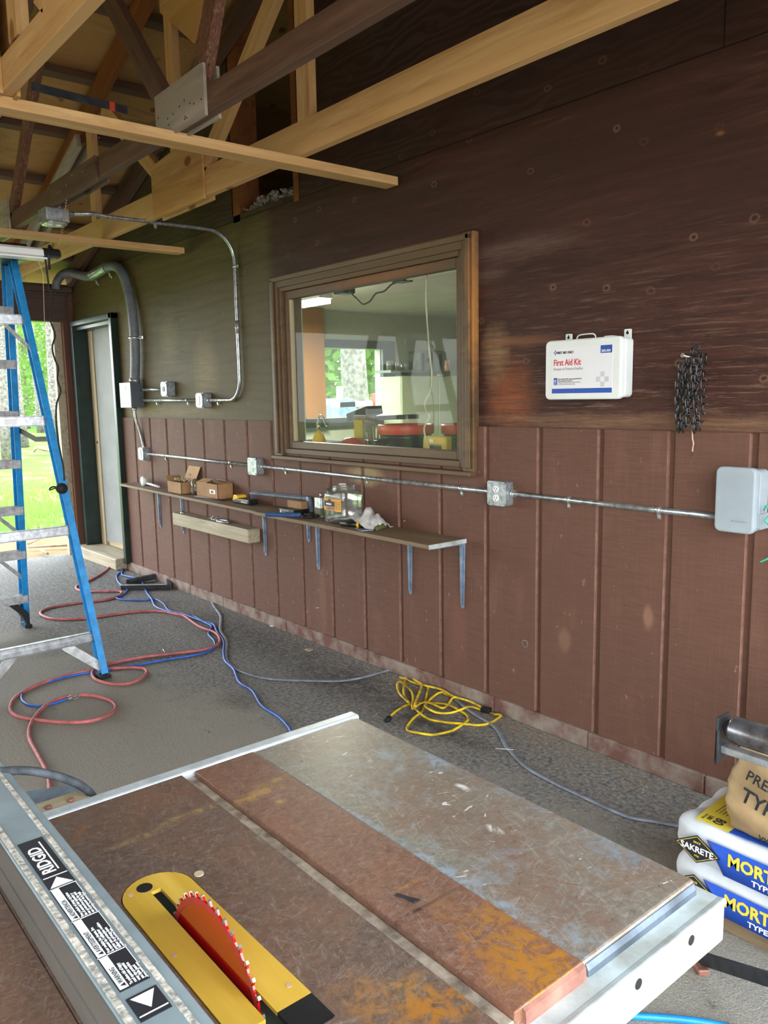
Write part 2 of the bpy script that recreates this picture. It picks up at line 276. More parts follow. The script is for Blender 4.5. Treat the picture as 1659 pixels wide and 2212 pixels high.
MT['rag'] = simple('grubby_white_cotton', 'C9C6C4', .9, 0, .14, 24, bump=.4)
MT['red_plastic'] = simple('red_orange_plastic', 'D0442C', .4, 0, .08, 8)
MT['yellow_plastic'] = simple('yellow_plastic', 'E2B21E', .4, 0, .06, 8)
MT['room_wall'] = simple('pale_green_grey_wall', 'B4BAA6', .8, 0, .04, 3)
MT['room_ceil'] = simple('pale_ceiling', 'C4C6BC', .8, 0, .03, 3)
MT['room_floor'] = simple('grey_shop_floor', '6A665E', .7, 0, .1, 4)
MT['cab_green'] = simple('pale_green_enamel', 'AEB796', .45, 0, .04, 3)
MT['bark'] = simple('grey_bark', '716C66', .9, 0, .3, 14, bump=.9)
MT['log'] = simple('orange_cut_timber', 'C8713A', .8, 0, .15, 10)
MT['dead'] = simple('dry_branch', 'A8917C', .9, 0, .2, 12)
MT['steel_dark'] = simple('dark_bare_steel', '3C3E42', .45, .5, .25, 20)
MT['lead_grey'] = simple('dusty_black_cable', '2C2F33', .7, 0, .3, 60, c2=(.30, .32, .34))
MT['roller'] = simple('worn_steel_roller', '7C8088', .3, .75, .3, 22, c2=(.36, .32, .30))
MT['olive_handle'] = simple('olive_handle', '5E6038', .5, 0, .15, 14)
MT['silver'] = simple('polished_tin', 'C8C4B8', .15, .95, .05, 8)
k = N('red_blade_coating', .16, .2, .7); k.b.inputs['Coat Weight'].default_value = .8; k.b.inputs['Coat Roughness'].default_value = .06; k.col(k.mix(k.noise(6, 3, .5), 'C01010', 'B00C0E')); MT['blade'] = k.m
k = N('red_pink_blade_rim', .35, .3, .5); k.col(k.mix(k.noise(60, 3, .5), 'D4484E', 'B83038')); MT['blade_rim'] = k.m
def leafmat(name, a, b):
    k = N(name, .7, 0, .2); k.col(k.mix(k.noise(3, 3, .6), a, b)); t = k.n('ShaderNodeBsdfTranslucent'); t.inputs[0].default_value = lin(b)
    mx = k.n('ShaderNodeMixShader'); mx.inputs[0].default_value = .45; out = k.t.nodes['Material Output']
    k.l(k.b.outputs[0], mx.inputs[1]); k.l(t.outputs[0], mx.inputs[2]); k.l(mx.outputs[0], out.inputs[0]); return k.m
MT['leaf'] = leafmat('spring_leaves', '48692C', '74964A'); MT['leaf2'] = leafmat('pale_leaves', '6A8048', '90A468'); MT['grass'] = leafmat('grass_blades', '58862F', '8CB652')
def glassmat(name, fac, tint, rough=.02, haze=0., fk=.6):
    k = N(name); t = k.t; t.nodes.remove(k.b); out = t.nodes['Material Output']
    tr = k.n('ShaderNodeBsdfTransparent'); tr.inputs[0].default_value = tint; gl = k.n('ShaderNodeBsdfGlossy'); gl.inputs['Roughness'].default_value = rough
    fr = k.n('ShaderNodeFresnel'); fr.inputs[0].default_value = 1.5; mx = k.n('ShaderNodeMixShader'); k.l(k.math('ADD', k.math('MULTIPLY', fr.outputs[0], fk), fac), mx.inputs[0])
    k.l(tr.outputs[0], mx.inputs[1]); k.l(gl.outputs[0], mx.inputs[2]); last = mx.outputs[0]
    if haze:
        df = k.n('ShaderNodeBsdfDiffuse'); df.inputs[0].default_value = lin('B9BDB0'); m2 = k.n('ShaderNodeMixShader')
        k.l(k.math('MULTIPLY', k.ramp(k.noise(3, 5, .7), (.3, .55), (.7, 1.)), haze), m2.inputs[0]); k.l(last, m2.inputs[1]); k.l(df.outputs[0], m2.inputs[2]); last = m2.outputs[0]
    k.l(last, out.inputs[0]); return k.m
MT['glass'] = glassmat('dusty_window_glass', .0, (.97, 1, .97, 1), .02, .07, .018); MT['clear'] = glassmat('clear_plastic', .06, (.93, .93, .92, 1), .08, .10)
def emit(name, c, st):
    k = N(name); k.b.inputs['Emission Color'].default_value = lin(c); k.b.inputs['Emission Strength'].default_value = st; k.col('FFFFFF'); return k.m
MT['lamp_on'] = emit('lit_tube_diffuser', 'FFF6DC', 14.)
# ---------------------------------------------------------------- mesh builder
class MB:
    def __init__(s): s.v = []; s.f = []; s.mi = []; s.sm = []
    def add(s, vs, fs, mi=0, smooth=False):
        o = len(s.v); s.v += [tuple(v) for v in vs]
        for f in fs: s.f.append([i+o for i in f]); s.mi.append(mi); s.sm.append(smooth)
        return s
    def box(s, x0, x1, y0, y1, z0, z1, mi=0):
        if x0 > x1: x0, x1 = x1, x0
        if y0 > y1: y0, y1 = y1, y0
        if z0 > z1: z0, z1 = z1, z0
        return s.add([(x0, y0, z0), (x1, y0, z0), (x1, y1, z0), (x0, y1, z0), (x0, y0, z1), (x1, y0, z1), (x1, y1, z1), (x0, y1, z1)],
                     [(0, 3, 2, 1), (4, 5, 6, 7), (0, 1, 5, 4), (1, 2, 6, 5), (2, 3, 7, 6), (3, 0, 4, 7)], mi)
    def obox(s, p0, p1, w, t, up=(0, 0, 1), mi=0):
        """board from p0 to p1; w = size along up-ish direction, t = size across"""
        p0, p1 = Vector(p0), Vector(p1); d = (p1-p0).normalized(); side = d.cross(Vector(up))
        if side.length < 1e-5: side = Vector((0, 1, 0))
        side.normalize(); u = side.cross(d).normalized(); vs = []
        for p in (p0, p1):
            for a, b in ((-1, -1), (1, -1), (1, 1), (-1, 1)): vs.append(p + side*(a*t/2) + u*(b*w/2))
        return s.add(vs, [(3, 2, 1, 0), (4, 5, 6, 7), (0, 1, 5, 4), (1, 2, 6, 5), (2, 3, 7, 6), (3, 0, 4, 7)], mi)
    def tube(s, pts, r, n=8, mi=0, cap=True, flat=1., smooth=True):
        pts = [Vector(p) for p in pts]; rs = r if isinstance(r, (list, tuple)) else [r]*len(pts); vs = []; fs = []; pu = None
        for i, p in enumerate(pts):
            d = (pts[min(i+1, len(pts)-1)] - pts[max(i-1, 0)]); d = d.normalized() if d.length > 1e-9 else Vector((0, 0, 1))
            if pu is None: pu = Vector((0, 0, 1)) if abs(d.z) < .9 else Vector((1, 0, 0))
            side = d.cross(pu); side = side.normalized() if side.length > 1e-6 else Vector((1, 0, 0)); u = side.cross(d).normalized(); pu = u
            for k_ in range(n):
                a = 2*math.pi*k_/n; vs.append(p + side*(math.cos(a)*rs[i]) + u*(math.sin(a)*rs[i]*flat))
        for i in range(len(pts)-1):
            for k_ in range(n):
                a = i*n+k_; b = i*n+(k_+1) % n; fs.append((a, b, b+n, a+n))
        s.add(vs, fs, mi, smooth)
        if cap:
            o = len(s.v)-len(vs); s.f += [[o+k_ for k_ in range(n)][::-1], [o+(len(pts)-1)*n+k_ for k_ in range(n)]]; s.mi += [mi, mi]; s.sm += [False, False]
        return s
    def cyl(s, p0, p1, r, n=20, mi=0, r2=None): return s.tube([p0, p1], [r, r if r2 is None else r2], n, mi)
    def lathe(s, c, prof, n=24, mi=0, axis='z'):
        vs = []; fs = []
        for r, h in prof:
            for k_ in range(n):
                a = 2*math.pi*k_/n; q = (math.cos(a)*r, math.sin(a)*r, h)
                if axis == 'x': q = (h, q[0], q[1])
                if axis == 'y': q = (q[0], h, q[1])
                vs.append((c[0]+q[0], c[1]+q[1], c[2]+q[2]))
        for i in range(len(prof)-1):
            for k_ in range(n):
                a = i*n+k_; b = i*n+(k_+1) % n; fs.append((a, b, b+n, a+n))
        s.add(vs, fs, mi, True); return s
    def prism(s, poly, d0, d1, plane='xz', mi=0):
        """extrude a polygon: plane 'xz' along y, 'xy' along z, 'yz' along x"""
        def P(a, b, d): return {'xz': (a, d, b), 'xy': (a, b, d), 'yz': (d, a, b)}[plane]
        n = len(poly); vs = [P(a, b, d0) for a, b in poly] + [P(a, b, d1) for a, b in poly]
        fs = [list(range(n))[::-1], [n+i for i in range(n)]] + [(i, (i+1) % n, (i+1) % n+n, i+n) for i in range(n)]
        return s.add(vs, fs, mi)
    def rbox(s, x0, x1, y0, y1, z0, z1, r=.01, mi=0, axis='y', n=4):
        """box with corners rounded in the plane across axis"""
        if axis == 'y': a0, a1, b0, b1, d0, d1, pl = x0, x1, z0, z1, y0, y1, 'xz'
        elif axis == 'z': a0, a1, b0, b1, d0, d1, pl = x0, x1, y0, y1, z0, z1, 'xy'
        else: a0, a1, b0, b1, d0, d1, pl = y0, y1, z0, z1, x0, x1, 'yz'
        poly = []
        for cx_, cy_, a in ((a1-r, b0+r, -90), (a1-r, b1-r, 0), (a0+r, b1-r, 90), (a0+r, b0+r, 180)):
            for i in range(n+1): t = R(a+90*i/n); poly.append((cx_+r*math.cos(t), cy_+r*math.sin(t)))
        return s.prism(poly, d0, d1, pl, mi)
    def build(s, name, mats, parent=None, bevel=0., origin=None):
        me = bpy.data.meshes.new(name); o = bpy.data.objects.new(name, me); COL.objects.link(o)
        org = Vector(origin) if origin is not None else Vector((0, 0, 0))
        if parent is not None and origin is None: org = Vector(parent.matrix_world.translation)
        me.from_pydata([tuple(Vector(v)-org) for v in s.v], [], s.f); me.update()
        bm = bmesh.new(); bm.from_mesh(me); bmesh.ops.recalc_face_normals(bm, faces=bm.faces); bm.to_mesh(me); bm.free()
        for m in (mats if isinstance(mats, (list, tuple)) else [mats]): me.materials.append(MT[m])
        me.polygons.foreach_set('material_index', s.mi); me.polygons.foreach_set('use_smooth', s.sm)
        if parent is not None:
            o.parent = parent; o.matrix_world = Matrix.Translation(org)
        else: o.location = org
        if bevel:
            b = o.modifiers.new('bevel', 'BEVEL'); b.width = bevel; b.segments = 2; b.limit_method = 'ANGLE'; b.angle_limit = R(40)
        bpy.context.view_layer.update()
        return o
def thing(name, loc, label, cat, group=None, kind=None):
    o = bpy.data.objects.new(name, None); COL.objects.link(o); o.location = loc; o.empty_display_size = .05
    bpy.context.view_layer.update(); return tag(o, label, cat, group, kind)
def tag(o, label=None, cat=None, group=None, kind=None):
    if label: o['label'] = label
    if cat: o['category'] = cat
    if group: o['group'] = group
    if kind: o['kind'] = kind
    return o
def lab(o, t): o['label'] = t; return o
def center(o):
    """move the origin of a single-mesh thing to the foot of its bounding box"""
    me = o.data; xs = [v.co for v in me.vertices]; c = Vector(((min(v.x for v in xs)+max(v.x for v in xs))/2, (min(v.y for v in xs)+max(v.y for v in xs))/2, min(v.z for v in xs)))
    me.transform(Matrix.Translation(-c)); o.location = o.location + c; bpy.context.view_layer.update(); return o
def lumber(name, p0, p1, w, t, m, parent=None, up=(0, 0, 1), bevel=.002):
    """one board with its own axes along the grain"""
    p0, p1 = Vector(p0), Vector(p1); d = (p1-p0); L = d.length; d.normalize(); side = d.cross(Vector(up))
    if side.length < 1e-4: side = d.cross(Vector((1, 0, 0)))
    side.normalize(); u = side.cross(d)
    b = MB().box(-L/2, L/2, -t/2, t/2, -w/2, w/2); o = b.build(name, m, None, bevel)
    mw = Matrix((d, -side, u)).transposed().to_4x4(); mw.translation = (p0+p1)/2
    if parent is not None: o.parent = parent
    o.matrix_world = mw; bpy.context.view_layer.update(); return o
def catmull(pts, n=6):
    pts = [Vector(p) for p in pts]; out = []
    for i in range(len(pts)-1):
        p0 = pts[max(i-1, 0)]; p1 = pts[i]; p2 = pts[i+1]; p3 = pts[min(i+2, len(pts)-1)]
        for k_ in range(n):
            t = k_/n; out.append(.5*((2*p1)+(p2-p0)*t+(2*p0-5*p1+4*p2-p3)*t*t+(3*p1-p0-3*p2+p3)*t**3))
    out.append(pts[-1]); return out
def text(s, size, m, parent, loc, rx=(1, 0, 0), up=(0, 0, 1), name='lettering', bold=0., extr=.0004, align='LEFT', sx=1., lift=0.):
    cu = bpy.data.curves.new(name, 'FONT'); cu.body = s; cu.size = size; cu.extrude = extr; cu.offset = bold; cu.align_x = align; cu.resolution_u = 2
    t = bpy.data.objects.new(name, cu); COL.objects.link(t); bpy.context.view_layer.update()
    me = bpy.data.meshes.new_from_object(t.evaluated_get(bpy.context.evaluated_depsgraph_get())); bpy.data.objects.remove(t)
    me.name = name; me.materials.clear(); me.materials.append(MT[m]); o = bpy.data.objects.new(name, me); COL.objects.link(o)
    rx = Vector(rx).normalized(); up = Vector(up).normalized(); nn = rx.cross(up)
    mw = Matrix((rx*sx, up, nn)).transposed().to_4x4(); mw.translation = Vector(loc)+nn*lift
    if parent is not None: o.parent = parent
    o.matrix_world = mw; bpy.context.view_layer.update(); return o
def copy_tree(o, parent=None, delta=None):
    c = o.copy(); COL.objects.link(c)
    if parent is not None: c.parent = parent
    elif delta is not None: c.location = c.location + Vector(delta)
    for ch in list(o.children): copy_tree(ch, c)
    return c
# ================================================================ STRUCTURE
def st(o): o['kind'] = 'structure'; return o
b = MB(); b.box(-7.72, 2.5, -7.2, .25, -.15, 0); st(b.build('floor', 'asphalt'))
# lawn with gentle relief, beyond the far opening
b = MB(); vs = []; fs = []; nx, ny = 60, 70; rl = random.Random(3)
for i in range(nx+1):
    for j in range(ny+1):
        x = -7.72-(i/nx)**1.5*52; y = -24+j/ny*60
        vs.append((x, y, -.02+.06*math.sin(x*.7)*math.cos(y*.5)*min(1, (-x-7.7)/3)+rl.uniform(-.012, .012)))
for i in range(nx):
    for j in range(ny): a = i*(ny+1)+j; fs.append((a, a+1, a+ny+2, a+ny+1))
b.add(vs, fs, 0, True); st(b.build('lawn', 'lawn'))
# roof: sheathing slopes parallel to the trusses, ridge above x = -3.4
ZR = lambda x: 2.62+.35*(x+7.5) if x < -3.4 else 2.62+.35*4.1-.35*(x+3.4)
root = st(thing('ceiling', (-3.4, -2, 4.05), None, None))
b = MB()
for x0, x1 in ((-7.9, -3.4), (-3.4, .6)):
    b.add([(x0, -7.3, ZR(x0)), (x1, -7.3, ZR(x1)), (x1, 5.9, ZR(x1)), (x0, 5.9, ZR(x0)), (x0, -7.3, ZR(x0)+.02), (x1, -7.3, ZR(x1)+.02), (x1, 5.9, ZR(x1)+.02), (x0, 5.9, ZR(x0)+.02)],
          [(0, 3, 2, 1), (4, 5, 6, 7), (0, 1, 5, 4), (1, 2, 6, 5), (2, 3, 7, 6), (3, 0, 4, 7)])
b.build('roof_sheathing', 'sheath', root)
for x in (-7.35, -6.86, -6.30, -5.76, -5.23, -4.68, -4.1, -3.6, -3.1, -2.5, -1.9, -1.3, -.7, -.1):
    z = ZR(x)-.021; lumber('purlin', (x, -7.2, z), (x, -.02, z), .04, .10, 'dark_wood', root)
# ---- main wall: plywood with openings for window, door and the attic hole
XL, XR = -7.6, 1.1; WX0, WX1, WZ0, WZ1 = -4.08, -2.58, 1.10, 2.085; HX0, HX1, HZ = -4.50, -3.88, 2.54
wall = st(thing('wall_right', (-3.2, 0, 0), None, None))
b = MB()
def wp(poly): b.prism(poly, 0, .018, 'xz')
top = lambda x: ZR(x)
wp([(XL, 2.13), (-6.52, 2.13), (-6.52, top(-6.52)), (XL, top(XL))])
wp([(-6.52, 1.285), (WX0, 1.285), (WX0, HZ), (HX0-.1, HZ), (HX0-.1, top(HX0-.1)), (-6.52, top(-6.52))])
wp([(WX0, WZ1), (WX1, WZ1), (WX1, 2.55), (HX1, 2.55), (HX1, HZ), (WX0, HZ)])
wp([(WX1, 1.285), (XR, 1.285), (XR, 2.3), (.58, top(.58)), (-3.4, top(-3.4)), (HX1, top(HX1)), (HX1, 2.55), (WX1, 2.55)])
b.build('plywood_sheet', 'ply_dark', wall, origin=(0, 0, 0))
# grooved siding below, profile extruded upwards; grooves 30 mm wide and 9 mm deep every 296 mm
b = MB(); gx = [-1.253-.2955*i for i in range(-8, 19)]
def siding(x0, x1, z0, z1):
    xs = sorted(g for g in gx if x0+.02 < g < x1-.02); pr = [(x0, -.014)]
    for g in xs: pr += [(g-.0160, -.014), (g-.0122, -.0005), (g+.0150, -.0005), (g+.0155, -.014)]
    pr += [(x1, -.014)]
    vs = [(x, y, z) for z in (z0, z1) for x, y in pr]; n = len(pr)
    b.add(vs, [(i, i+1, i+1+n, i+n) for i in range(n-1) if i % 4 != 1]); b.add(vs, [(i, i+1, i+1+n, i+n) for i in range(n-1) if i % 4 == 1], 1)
    b.box(x0, x1, .0008, .018, z0, z1)
    b.add([(x0, -.014, z0), (x1, -.014, z0), (x1, .0, z0), (x0, .0, z0)], [(0, 1, 2, 3)]); b.add([(x0, -.014, z1), (x1, -.014, z1), (x1, .0, z1), (x0, .0, z1)], [(0, 1, 2, 3)])
siding(-6.52, WX0, .07, 1.288); siding(WX0, WX1, .07, WZ0); siding(WX1, XR, .07, 1.288)
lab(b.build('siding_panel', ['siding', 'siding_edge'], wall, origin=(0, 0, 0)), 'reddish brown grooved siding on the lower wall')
b = MB(); b.box(-4.58, -4.50, .0, .14, 2.50, ZR(-4.5)-.01); lab(b.build('stud', 'orange_wood', wall), 'amber coloured stud at the left of the wall opening')
b = MB(); b.box(-3.90, -3.855, -.004, .14, 2.50, ZR(-3.9)-.01); lab(b.build('stud', 'orange_wood', wall), 'amber coloured stud at the right of the wall opening')
b = MB(); b.obox((-4.58, .03, ZR(-4.58)-.12), (-3.86, .03, ZR(-3.86)-.12), .09, .04); lab(b.build('top_plate', 'orange_wood', wall), 'amber sloping plate over the wall opening')
# the inner face of the wall (room side)
b = MB()
for q in ((XL, -7.5, 0, 2.5), (-6.52, -4.08, 0, 2.5), (WX1, XR, 0, 2.5)): b.box(q[0], q[1], .135, .15, q[2], q[3])
b.box(WX0, WX1, .135, .15, 0, WZ0); b.box(WX0, WX1, .135, .15, WZ1, 2.5); b.box(-7.5, -6.52, .135, .15, 2.14, 2.5)
st(b.build('wall_inner_right', 'room_wall'))
b = MB(); b.box(XR, XR+.1, .0, 5.8, 0, 2.6); st(b.build('wall_inner_front', 'room_wall'))
b = MB(); b.box(XL, XR+.1, 5.7, 5.8, 0, 4.1); st(b.build('wall_inner_back', 'room_wall'))
WY0, WY1, RZ0, RZ1 = 2.52, 3.645, 1.18, 1.975
b = MB(); b.box(XL-.12, XL, .15, WY0, 0, 2.62); b.box(XL-.12, XL, WY1, 5.8, 0, 2.62); b.box(XL-.12, XL, WY0, WY1, 0, RZ0); b.box(XL-.12, XL, WY0, WY1, RZ1, 2.62)
st(b.build('wall_inner_left', 'room_wall'))
b = MB(); b.box(XL, XR, .15, 5.7, 2.385, 2.40); st(b.build('ceiling_inner', 'room_ceil'))
b = MB(); b.box(XL, XR, .15, 5.7, -.05, .02); st(b.build('floor_inner', 'room_floor'))
# loose insulation lying on the inner ceiling, seen through the hole
b = MB(); rr = random.Random(5)
for i in range(420):
    x = rr.uniform(-4.47, -3.92); y = rr.uniform(.025, .20); z = 2.515+.05*math.sin((x+4.47)*5.7)+rr.uniform(-.02, .05); r = rr.uniform(.010, .026)
    vs = [(x+r*a, y+r*c, z+r*d*.7) for a, c, d in ((1, 0, 0), (-1, 0, 0), (0, 1, 0), (0, -1, 0), (0, 0, 1), (0, 0, -1), (.6, .6, .5), (-.6, .6, .5), (.6, -.6, .5), (-.6, -.6, .5))]
    vs = [(p[0]+rr.uniform(-.01, .01), p[1]+rr.uniform(-.01, .01), p[2]+rr.uniform(-.01, .01)) for p in vs]
    b.add(vs, [(0, 6, 4), (6, 2, 4), (2, 7, 4), (7, 1, 4), (1, 9, 4), (9, 3, 4), (3, 8, 4), (8, 0, 4), (0, 2, 6), (2, 1, 7), (1, 3, 9), (3, 0, 8), (0, 5, 2), (2, 5, 1), (1, 5, 3), (3, 5, 0)])
tag(b.build('loose_insulation', 'insul'), 'fluffy grey loose insulation spilling at the foot of the wall hole', 'insulation', kind='stuff')
# near-black sheet behind the hole, painting in the attic's darkness
b = MB(); b.box(-6, -2, 1.6, 1.62, 2.41, 4.0); st(b.build('attic_dark_sheet', 'void'))
# concrete kerb under the siding with mortar joints
b = MB(); xs = [-6.6, -5.4, -4.9, -4.1, -3.3, -2.38, -1.87, -1.37, -.6, 1.1]
for x0, x1 in zip(xs, xs[1:]): b.box(x0+.003, x1-.003, -.028+rr.uniform(-.003, .003), .02, 0, .072)
b.box(-6.6, 1.1, -.02, .02, 0, .068); st(b.build('baseboard_right', 'concrete', bevel=.004))
# far end: header beam, posts
far = st(thing('wall_far', (-7.55, -3.5, 2.1), None, None))
b = MB(); b.box(-7.64, -7.54, -7.1, -.0, 2.135, 2.46); b.box(-7.55, -7.52, -7.1, -.075, 2.16, 2.36); b.build('header_beam', 'beam_brown', far)
b = MB(); b.box(-7.66, -7.47, -7.1, -.02, 2.385, 2.43); b.box(-7.66, -7.495, -7.1, -.04, 2.36, 2.385); b.build('header_moulding', 'beam_brown', far, bevel=.006)
b = MB(); b.box(-7.62, -7.54, -.10, .0, 0, 2.135); b.box(-7.60, -7.535, -.045, .0, 0, 2.46); lab(b.build('post', 'post_brown', far), 'reddish brown corner post')
b = MB(); b.box(-7.66, -7.6, -.17, -.10, 0, 2.135); lab(b.build('post', 'grey_wood', far), 'pale grey-green jamb board at the opening edge')
b = MB(); b.box(-7.66, -7.52, -7.1, -6.9, 0, 2.135); lab(b.build('post', 'post_brown', far), 'far brown post of the opening')
b = MB(); b.box(-7.7, .6, -7.2, -7.1, 0, 2.6); b.prism([(-7.7, 2.6), (.6, 2.6), (-3.4, 4.0)], -7.2, -7.1); st(b.build('wall_left', 'ply_new'))  # unseen wall, its pale plywood colour chosen to bounce light
b = MB(); b.box(2.5, 16, -22, 6, -.12, -.02); b.box(-7.72, 2.5, -22, -7.2, -.12, -.02); st(b.build('driveway', 'concrete'))
b = MB(); b.box(.46, .56, -7.1, 0, 2.34, 2.6); st(b.build('wall_front', 'beam_brown'))
# door_1
d = st(thing('door_1', (-7.05, 0, 0), None, None))
b = MB(); b.box(-6.57, -6.52, -.06, .15, .06, 2.13); b.box(-7.50, -7.45, -.055, .15, .10, 2.13); b.box(-7.50, -6.52, -.06, .15, 2.085, 2.13); b.box(-7.45, -6.57, -.02, .08, 2.05, 2.085)
b.build('door_frame', 'door_frame', d, bevel=.004)
b = MB(); b.add([(-7.345, .095, .13), (-6.50, .125, .19), (-6.50, .165, .19), (-7.345, .135, .13), (-7.345, .095, 2.05), (-6.50, .125, 2.05), (-6.50, .165, 2.05), (-7.345, .135, 2.05)],
                [(0, 3, 2, 1), (4, 5, 6, 7), (0, 1, 5, 4), (1, 2, 6, 5), (2, 3, 7, 6), (3, 0, 4, 7)]); lab(b.build('door_leaf', 'door_grey', d), 'plain pale grey door leaf')
b = MB(); b.box(-7.45, -7.347, .085, .12, .10, 2.05); lab(b.build('door_stop', 'cream_wood', d), 'cream edge strip beside the leaf')
b = MB(); b.cyl((-7.39, .09, 1.05), (-7.39, .080, 1.05), .012, 10); b.build('latch_plate', 'steel_dark', d)
b = MB(); b.prism([(-7.72, -.10), (-7.3, -.14), (-6.6, -.12), (-6.6, .4), (-7.5, .4), (-7.6, .0)], .0, .10, 'xy'); lab(b.build('threshold', 'grey_wood', d, bevel=.008), 'weathered pale wooden threshold step')
# window_1
w = st(thing('window_1', (-3.33, 0, 1.6), None, None))
b = MB(); y0 = -.035
b.box(-4.145, -4.07, y0, .02, 1.083, 2.12); b.box(-2.565, -2.497, y0, .02, 1.083, 2.12); b.box(-4.07, -2.565, y0, .02, 2.052, 2.12)
b.box(-4.12, -4.09, y0-.014, y0, 1.10, 2.10); b.box(-2.535, -2.51, y0-.014, y0, 1.10, 2.115); b.box(-4.12, -2.51, y0-.014, y0, 2.085, 2.112)
b.build('window_casing', 'casing', w, bevel=.005, origin=(0, 0, 0))
b = MB(); b.box(-4.08, -4.045, -.02, .12, 1.10, 2.06); b.box(-2.60, -2.565, -.02, .12, 1.10, 2.06); b.box(-4.05, -2.59, -.02, .12, 2.03, 2.06); b.box(-4.05, -2.59, -.02, .12, 1.10, 1.13); b.build('window_jamb', 'casing', w, bevel=.003)
b = MB(); b.box(-4.045, -4.01, .0, .045, 1.13, 2.03); b.box(-2.635, -2.60, .0, .045, 1.13, 2.03); b.box(-4.01, -2.635, .0, .045, 1.985, 2.03); b.box(-4.01, -2.635, .0, .045, 1.13, 1.172)
b.build('sash', 'casing', w, bevel=.004, origin=(0, 0, 0))
b = MB(); b.box(-4.012, -4.002, .012, .04, 1.172, 1.985); lab(b.build('glazing_bead', 'cream_wood', w), 'bright yellow-wood glazing bead on the left')
b = MB(); b.box(-4.01, -2.635, .024, .028, 1.172, 1.985); b.build('pane', 'glass', w)
b = MB(); b.prism([(-4.15, 1.065), (-2.50, 1.065), (-2.50, 1.088), (-4.15, 1.088)], -.06, .0); b.build('window_sill', 'casing', w, bevel=.006)
# window_2, in the inner room's far wall
w = st(thing('window_2', (-7.6, 3.1, 1.55), None, None))
b = MB(); b.box(-7.62, -7.56, WY0-.19, WY0, 1.08, 2.07); b.box(-7.62, -7.56, WY1, WY1+.19, 1.08, 2.07); b.box(-7.62, -7.56, WY0, WY1, 1.975, 2.07); b.box(-7.62, -7.54, WY0-.19, WY1+.19, 1.08, 1.18)
b.build('window_frame', 'panel_grey', w, bevel=.005)
b = MB(); b.box(-7.66, -7.655, WY0, WY1, RZ0, RZ1); b.build('pane', 'glass', w)
# ================================================================ ROOF TRUSSES
def chord_line(x, off): return ZR(x)-off
def truss(yf, yb, label, m_chord, cw, wm, tm, webs, plates, mtop, ext=0):
    ym = (yf+yb)/2; t = abs(yb-yf); r_ = thing('roof_truss', (-3.4, ym, 2.44), label, 'roof truss', 'roof trusses running beside the wall')
    lumber('bottom_chord', (-7.5, ym, 2.44+cw/2), (.45, ym, 2.44+cw/2), cw, t, m_chord, r_)
    for x0, x1 in ((-7.5, -3.4), (-3.4, .45)):
        lumber('top_chord', (x0, ym, ZR(x0)-.05-tm/2), (x1, ym, ZR(x1)-.05-tm/2), tm, t, mtop, r_)
    for (x0, z0, x1, z1, wd, m, n_) in webs: lumber(n_, (x0, ym, z0), (x1, ym, z1), wd, t, m, r_)
    for (poly, m, front) in plates:
        for (a, c) in (((yf-.013, yf-.001),) if front else ((yf-.013, yf-.001), (yb+.001, yb+.013))):
            pb = MB().prism(poly, a, c)
            if m == 'grey_ply':
                rp = random.Random(3); xs_ = [p[0] for p in poly]; zs_ = [p[1] for p in poly]
                for i in range(12): px_ = rp.uniform(min(xs_)+.02, max(xs_)-.02); pz_ = rp.uniform(min(zs_)+.02, min(zs_)+.1); pb.cyl((px_, a-.0008, pz_), (px_, a+.002, pz_), .004, 6, 1)
            else:
                rp = random.Random(4); xs_ = [p[0] for p in poly]; zs_ = [p[1] for p in poly]
                for i in range(8): px_ = rp.uniform(min(xs_)+.02, max(xs_)-.02); pz_ = rp.uniform(min(zs_)+.02, min(zs_)+.26); pb.cyl((px_, a-.0008, pz_), (px_, a+.002, pz_), .0035, 6, 1)
            pb.build('gusset_plate', [m, 'black' if m == 'grey_ply' else 'cream_wood'], r_)
    return r_
truss(-.585, -.545, 'new yellow-pine roof truss nearest the plywood wall, big plywood gusset', 'new_wood', .135, .089, .14,
      [(-2.94, 2.575, -2.94, 3.6, .089, 'new_wood', 'web_member'), (-3.86, 2.575, -3.0, 3.25, .089, 'new_wood', 'web_member'), (-4.15, 2.69, -4.15, 3.60, .089, 'new_wood', 'web_member'),
       (-5.34, 2.575, -5.34, 3.22, .089, 'new_wood', 'web_member'), (-4.3, 2.6, -5.1, 3.2, .089, 'new_wood', 'web_member')],
      [([(-4.42, 2.425), (-3.82, 2.425), (-3.82, 2.72), (-3.98, 2.74), (-4.42, 2.70)], 'ply_new', 0), ([(-4.2, 3.42), (-3.85, 3.16), (-3.75, 3.3), (-3.6, 3.72), (-4.2, 3.62)], 'ply_new', 0)], 'orange_wood')
truss(-1.135, -1.095, 'old dark brown roof truss with grey weathered gusset plates', 'dark_wood', .092, .089, .10,
      [(-3.06, 2.52, -3.75, 3.32, .089, 'dark_wood', 'web_member'), (-2.83, 2.53, -2.28, 3.55, .089, 'rust_wood', 'web_member'), (-5.22, 2.52, -4.3, 3.45, .075, 'rust_wood', 'web_member')],
      [([(-3.14, 2.43), (-2.735, 2.43), (-2.735, 2.605), (-2.76, 2.607), (-3.14, 2.60)], 'grey_ply', 0), ([(-5.6, 2.43), (-5.2, 2.43), (-5.2, 2.62), (-5.6, 2.62)], 'grey_ply', 0),
       ([(-4.45, 2.425), (-3.8, 2.425), (-3.8, 2.535), (-4.45, 2.535)], 'dark_wood', 0)], 'dark_wood')
